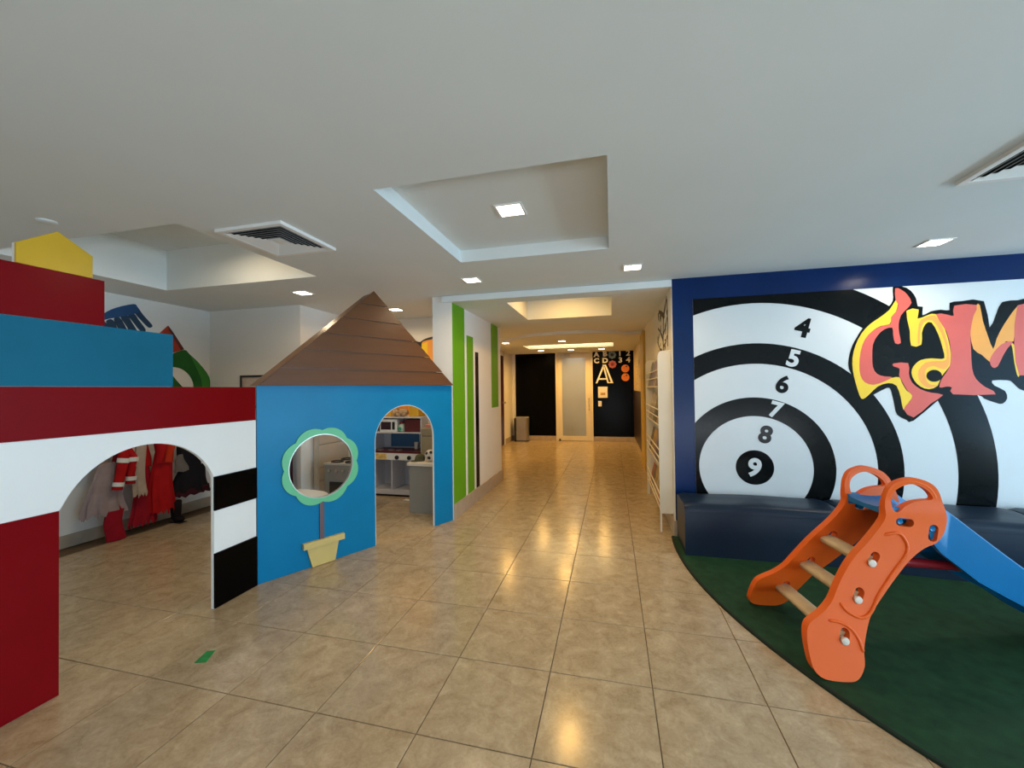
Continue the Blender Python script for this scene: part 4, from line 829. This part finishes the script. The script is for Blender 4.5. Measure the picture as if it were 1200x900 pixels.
def b6(t):
    part('skirt', garment('sk', 3.81, .62, .31, .28, .42, c_blk, 9, .12, .42, x=X_L + .24, ragged=.012, seed=8), c_blk, t, 80); part('hem', garment('hm', 3.81, .36, .285, .40, .44, c_mar, 9, .13, .42, x=X_L + .24, ragged=.012, seed=8), c_mar, t, 80)
    part('bodice', garment('bd', 3.80, 1.04, .60, .22, .26, c_blk, 5, .06, .44, x=X_L + .22, ragged=.003, seed=9), c_blk, t, 80); part('apron', garment('ap', 3.67, .78, .58, .05, .17, c_grey, 3, .06, .40, x=X_L + .27, ragged=.006, seed=10), c_grey, t, 80)
costume('witch_dress', 'black dress with a maroon hem, rightmost of the hanging costumes', 3.80, b6)
cl = thing('dark_cloak', 'dark plum cloak hanging on the far wall, seen through the left of the flower window', 'costume', (-3.915, 4.13, .3))
g_ = garment('cl', -3.915, 1.12, .22, .16, .25, c_mar, 7, .12, .30, x=4.13, ragged=.02, seed=14)
g_.v = [(y, x, z) for x, y, z in g_.v]; part('body', g_, c_mar, cl, 80)
part('wall_hook', MB().tube([(-3.915, 4.238, 1.14), (-3.915, 4.17, 1.14), (-3.915, 4.15, 1.17)], .008, 7), chrome, cl, 50)
def hang(name, label, cat, mb, m, sm=70): tag(part(name, mb, m, None, sm), label, cat, None)
g = MB().ball((X_L + .36, 4.02, .66), .055, .6, 1.0, 1.3, 10, 8)
for k in range(4): g.tube([(X_L + .36, 3.985 + k*.024, .62), (X_L + .375, 3.975 + k*.030, .555 + .008*abs(k - 1.5))], [.014, .010], 7)
g.tube([(X_L + .35, 4.03, .70), (X_L + .30, 4.04, .84), (X_L + .18, 4.06, 1.15)], [.03, .012, .004], 8)
hang('glove', 'pale grey pink glove hanging at the right end of the costumes', 'glove', g, c_bei)
bag = thing('red_bag', 'small red cloth bag standing on the skirting below the tulle skirt', 'bag', (X_L + .25, 3.03, .0))
part('body', garment('b', 3.03, .31, .004, .15, .17, c_crim, 4, .05, .5, x=X_L + .25, ragged=0, seed=11), c_crim, bag, 80); part('strap', MB().tube([(X_L + .25, 2.98, .30), (X_L + .24, 3.00, .36), (X_L + .25, 3.06, .36), (X_L + .26, 3.08, .30)], .008, 7), c_crim, bag, 60)
bt = thing('black_boot', 'black costume boot on the floor below the black dress', 'boot', (X_L + .26, 3.62, 0))
part('shaft', MB().lathe([(.045, .05), (.05, .12), (.055, .24), (.048, .25)], (X_L + .26, 3.62, 0), seg=14), c_blk, bt, 60); part('foot', MB().ball((X_L + .30, 3.62, .04), .05, 1.5, .95, .75, 12, 8), c_blk, bt, 60); part('sole', MB().prism([(X_L + .215, 3.58), (X_L + .375, 3.58), (X_L + .375, 3.66), (X_L + .215, 3.66)], XY(.0), .001, .009), dark, bt)

# ---------------------------------------------------------------- magazine rack on the right corridor wall
rack = thing('magazine_rack', 'tall white magazine rack on the right corridor wall with four rows', 'rack', (.545, 5.2, 0))
rw = mat('cream_rack_paint', (.74, .68, .56), .4, .5, .03, 4)
def rack_side(y):
    o = [(.600, .19), (.468, .19), (.468, 1.82)] + [(.468 + .045 - .045*math.cos(t), 1.82 + .06*math.sin(t)) for t in (.4, .8, 1.2, 1.57)] + [(.600, 1.885)]
    part('side_panel', MB().prism(o, XZ(y), 0, .026), rw, rack, bevel=.004)
rack_side(4.430); rack_side(5.965)
part('back_panel', MB().box(.586, .5995, 4.456, 5.965, .19, 1.80), rw, rack)
part('leg', MB().box(.470, .500, 5.965, 5.99, 0, .19), rw, rack); part('leg', MB().box(.470, .487, 4.432, 4.452, 0, .19), rw, rack)
SHELF = (1.50, 1.08, .66, .20)
for zs_ in SHELF:
    part('shelf', MB().box(.478, .586, 4.456, 5.965, zs_, zs_ + .016), rw, rack)
    for dz in (.10, .185): part('rail', MB().tube([(  .473, 4.456, zs_ + dz), (.473, 5.965, zs_ + dz)], .007, 7), rw, rack, 60)
names = ('dark brown', 'mauve', 'olive green', 'cream', 'slate grey', 'brick red', 'violet', 'ochre')
cols = ((.07, .04, .03), (.24, .15, .22), (.12, .13, .06), (.40, .34, .26), (.06, .065, .08), (.34, .05, .04), (.12, .07, .22), (.42, .26, .06))
ordn = ('first', 'second', 'third', 'fourth', 'fifth', 'sixth', 'seventh'); rown = ('top', 'second', 'third', 'bottom')
page = mat('paper_pages', (.70, .66, .56), .7)
def cover(n, c):
    m = mat('cover_' + n, c, .35, .5, .7, 16); return m
rb = random.Random(5)
for r, zs_ in enumerate(SHELF):
    y = 4.48
    for k in range(7):
        q = rb.randrange(8); w = rb.uniform(.165, .195); h = rb.uniform(.27, .34); z0 = zs_ + .0165
        if r == 3 and k == 0: q = 5
        t = thing('magazine', '%s magazine, %s from the near end in the %s row of the rack' % (names[q], ordn[k], rown[r]), 'magazine', (.51, y + w/2, z0), 'magazines in the corridor rack')
        tilt = .060
        def slab_(x0, x1, ins): return MB().add([(x0, y+ins, z0), (x1, y+ins, z0), (x1, y+w-ins, z0), (x0, y+w-ins, z0), (x0+tilt, y+ins, z0+h), (x1+tilt, y+ins, z0+h), (x1+tilt, y+w-ins, z0+h), (x0+tilt, y+w-ins, z0+h)],
                         [(3,2,1,0),(4,5,6,7),(0,1,5,4),(1,2,6,5),(2,3,7,6),(3,0,4,7)])
        part('cover', slab_(.487, .491, 0), cover(names[q], cols[q]), t); part('pages', slab_(.491, .503, .002), page, t)
        y += w + .014
# tree painted above the rack
tree = thing('tree_mural', 'brown branching tree painted on the corridor wall above the magazine rack', 'mural', (.598, 5.0, 1.9))
tm = mat('dark_brown_mural_paint', (.06, .032, .015), .5); lm_ = mat('olive_mural_paint', (.17, .15, .05), .5)
XS = lambda pts: [(.597, a, b) for a, b in pts]
for pts, r in (([(5.02, 1.86), (5.00, 2.1), (4.94, 2.3), (4.90, 2.36)], .030), ([(4.92, 2.33), (4.78, 2.40), (4.66, 2.47)], .040), ([(4.93, 2.33), (5.15, 2.40), (5.38, 2.46)], .028), ([(5.01, 2.05), (5.3, 2.2), (5.5, 2.26)], .014), ([(4.99, 2.12), (4.76, 2.18), (4.62, 2.27)], .014), ([(4.63, 2.45), (4.60, 2.2), (4.62, 1.95)], .010), ([(5.02, 1.9), (5.35, 1.98), (5.6, 2.1)], .012), ([(5.0, 1.98), (4.8, 2.0), (4.66, 2.06)], .012)):
    part('branch', MB().tube(XS(catmull(pts, 4, False)), [r*(1 - .6*i/(4*(len(pts)-1))) for i in range(4*(len(pts)-1)+1)], 6, .12) if False else MB().prism([(a, b + r*(1-.5*i/(len(pts)))) for i, (a, b) in enumerate(pts)] + [(a + r, b - r*(1-.5*i/(len(pts)))) for i, (a, b) in reversed(list(enumerate(pts)))], YZ(.5995), 0, -.005), tm, tree)
rt = random.Random(3)
for k in range(26):
    y, z, a, s = rt.uniform(4.58, 5.6), rt.uniform(1.92, 2.42), rt.uniform(0, 3.1), rt.uniform(.03, .05)
    P = [(y + s*math.cos(a), z + s*math.sin(a)), (y + .3*s*math.cos(a + 1.57), z + .3*s*math.sin(a + 1.57)), (y - s*math.cos(a), z - s*math.sin(a)), (y - .3*s*math.cos(a + 1.57), z - .3*s*math.sin(a + 1.57))]
    part('leaf', MB().prism(P, YZ(.5995), 0, -.004), tm if k % 3 else lm_, tree)

# ---------------------------------------------------------------- things on and before the black wall
YB = 11.588
lw = mat('white_cut_letter', (.82, .80, .76), .5, .4, .03, 5)
def sign(name, ch, x, z, h, label, cat='wall letter', off=.045, wide=1.12):
    tag(part(name, glyph(MB(), ch, x, z, h, XZ(YB + .001), 0, -.02, 0, off, wide), lw), label, cat, 'white letters and numbers on the black wall')
for ch, x, z in (('A', -.405, 2.45), ('B', -.165, 2.46), ('C', -.405, 2.275), ('D', -.165, 2.275)): sign('wall_letter', ch, x, z, .145, 'small white capital letter %s on the black wall' % ch)
for ch, x, z in (('1', .235, 2.465), ('2', .455, 2.465), ('3', .245, 2.275), ('4', .455, 2.28)): sign('wall_number', ch, x, z, .150, {'1': 'white numeral one, upper left of the four numbers on the black wall', '2': 'white numeral two, upper right of the four numbers on the black wall', '3': 'white numeral three, under the one, on the black wall', '4': 'white numeral four, under the two, on the black wall'}[ch], 'wall number', .03)
S_ = XZ(YB + .001); ba = thing('wall_letter', 'large white outlined capital A on the black wall under the small letters', 'wall letter', (-.19, YB, 1.63))
L_ = lambda x0, z0, x1, z1, w: [(x0, z0), (x0 + w, z0), (x1 + w, z1), (x1, z1)]
part('stroke', MB().prism(L_(-.44, 1.635, -.225, 2.155, .05), S_, 0, -.02), lw, ba); part('stroke', MB().prism(L_(-.115, 1.635, -.235, 2.155, .042)[:2] + [(-.20, 2.155), (-.245, 2.155)], S_, 0, -.02), lw, ba)
part('stroke', MB().prism([(-.015, 1.635), (.045, 1.635), (-.145, 2.155), (-.190, 2.155)], S_, 0, -.02), lw, ba); part('stroke', MB().prism([(-.115, 1.635), (.045, 1.635), (.040, 1.665), (-.115, 1.665)], S_, 0, -.021), lw, ba)
part('stroke', MB().prism([(-.385, 1.735), (-.10, 1.735), (-.105, 1.775), (-.365, 1.775)], S_, 0, -.019), lw, ba); part('stroke', MB().prism([(-.235, 2.12), (-.14, 2.12), (-.150, 2.155), (-.225, 2.155)], S_, 0, -.021), lw, ba)
def rosette(x, z, ca, cb, label):
    t = thing('wall_flower', label, 'wall decoration', (x, YB, z - .11)); P = []
    for k in range(64):
        a = 2*math.pi*k/64; r = .106 + .007*math.cos(8*a); P.append((x + r*math.cos(a), z + r*math.sin(a)))
    part('petals', MB().prism(P, S_, 0, -.015, [circ(x, z, .045, 20)]), ca, t); part('centre', MB().prism(circ(x, z, .046, 20), S_, 0, -.008), cb, t)
rosette(.025, 2.425, mat('steel_blue_felt', (.16, .26, .36), .7), dark, 'steel blue scalloped ring on the black wall beside letter B')
rosette(.030, 2.160, mat('rose_red_felt', (.40, .10, .11), .7), mat('dark_rose', (.16, .004, .01), .6), 'rose red scalloped ring on the black wall below the blue one')
def smile(z, label):
    t = thing('wall_disc', label, 'wall decoration', (.375, YB, z - .11)); part('disc', MB().prism(circ(.375, z, .108, 28), S_, 0, -.014), mat('orange_felt', (.66, .20, .05), .7, .3, .1, 9), t)
    part('dot', MB().prism(circ(.405, z + .055, .022, 12), S_, -.010, -.017), dark, t)
    part('pip', MB().prism(circ(.345, z + .015, .010, 10), S_, -.010, -.017), dark, t)
smile(2.035, 'orange disc with a dark dot, upper of two, under the numbers'); smile(1.79, 'orange disc with a dark dot, lower of two, on the black wall')
nf = thing('notice_frame', 'small square white framed notice on the black wall under the large A', 'picture', (-.245, YB, 1.22))
part('frame', MB().box(-.375, -.115, 11.568, YB + .001, 1.225, 1.535), lw, nf, bevel=.005); part('print', MB().box(-.31, -.175, 11.565, 11.569, 1.30, 1.37), mat('gold_print', (.48, .30, .10), .5, .4, .5, 25), nf)
ls = thing('light_switch', 'white wall switch on the black wall below the framed notice', 'switch', (-.33, YB, .98)); part('plate', MB().box(-.375, -.28, 11.575, YB + .001, .985, 1.135), lw, ls, bevel=.004); part('rocker', MB().box(-.348, -.307, 11.570, 11.576, 1.03, 1.09), lamp_frame, ls)
bn = thing('trash_bin', 'brushed steel bin with black rim against the black wall', 'bin', (-2.50, 11.33, 0))
bp_ = lambda x, y, r: [(x + dx, y + dy) for dx, dy in ((-.19 + r, -.15), (.19 - r, -.15), (.19, -.15 + r), (.19, .15 - r), (.19 - r, .15), (-.19 + r, .15), (-.19, .15 - r), (-.19, -.15 + r))]
part('body', MB().prism(bp_(-2.53, 11.36, .05), XY(.03), 0, .63), mat('bin_steel', (.42, .40, .37), .38, .5, .08, 4, metal=.85), bn, 30); part('base', MB().prism(bp_(-2.53, 11.36, .05), XY(0), .001, .031), dark, bn, 30)
part('lid_rim', MB().prism([(x*1.0, y) for x, y in bp_(-2.53, 11.36, .05)], XY(.66), 0, .035), mat('silver_plastic', (.34, .33, .31), .4), bn, bevel=.008); part('corner_strip', MB().box(-2.735, -2.712, 11.21, 11.50, .0, .66), dark, bn)
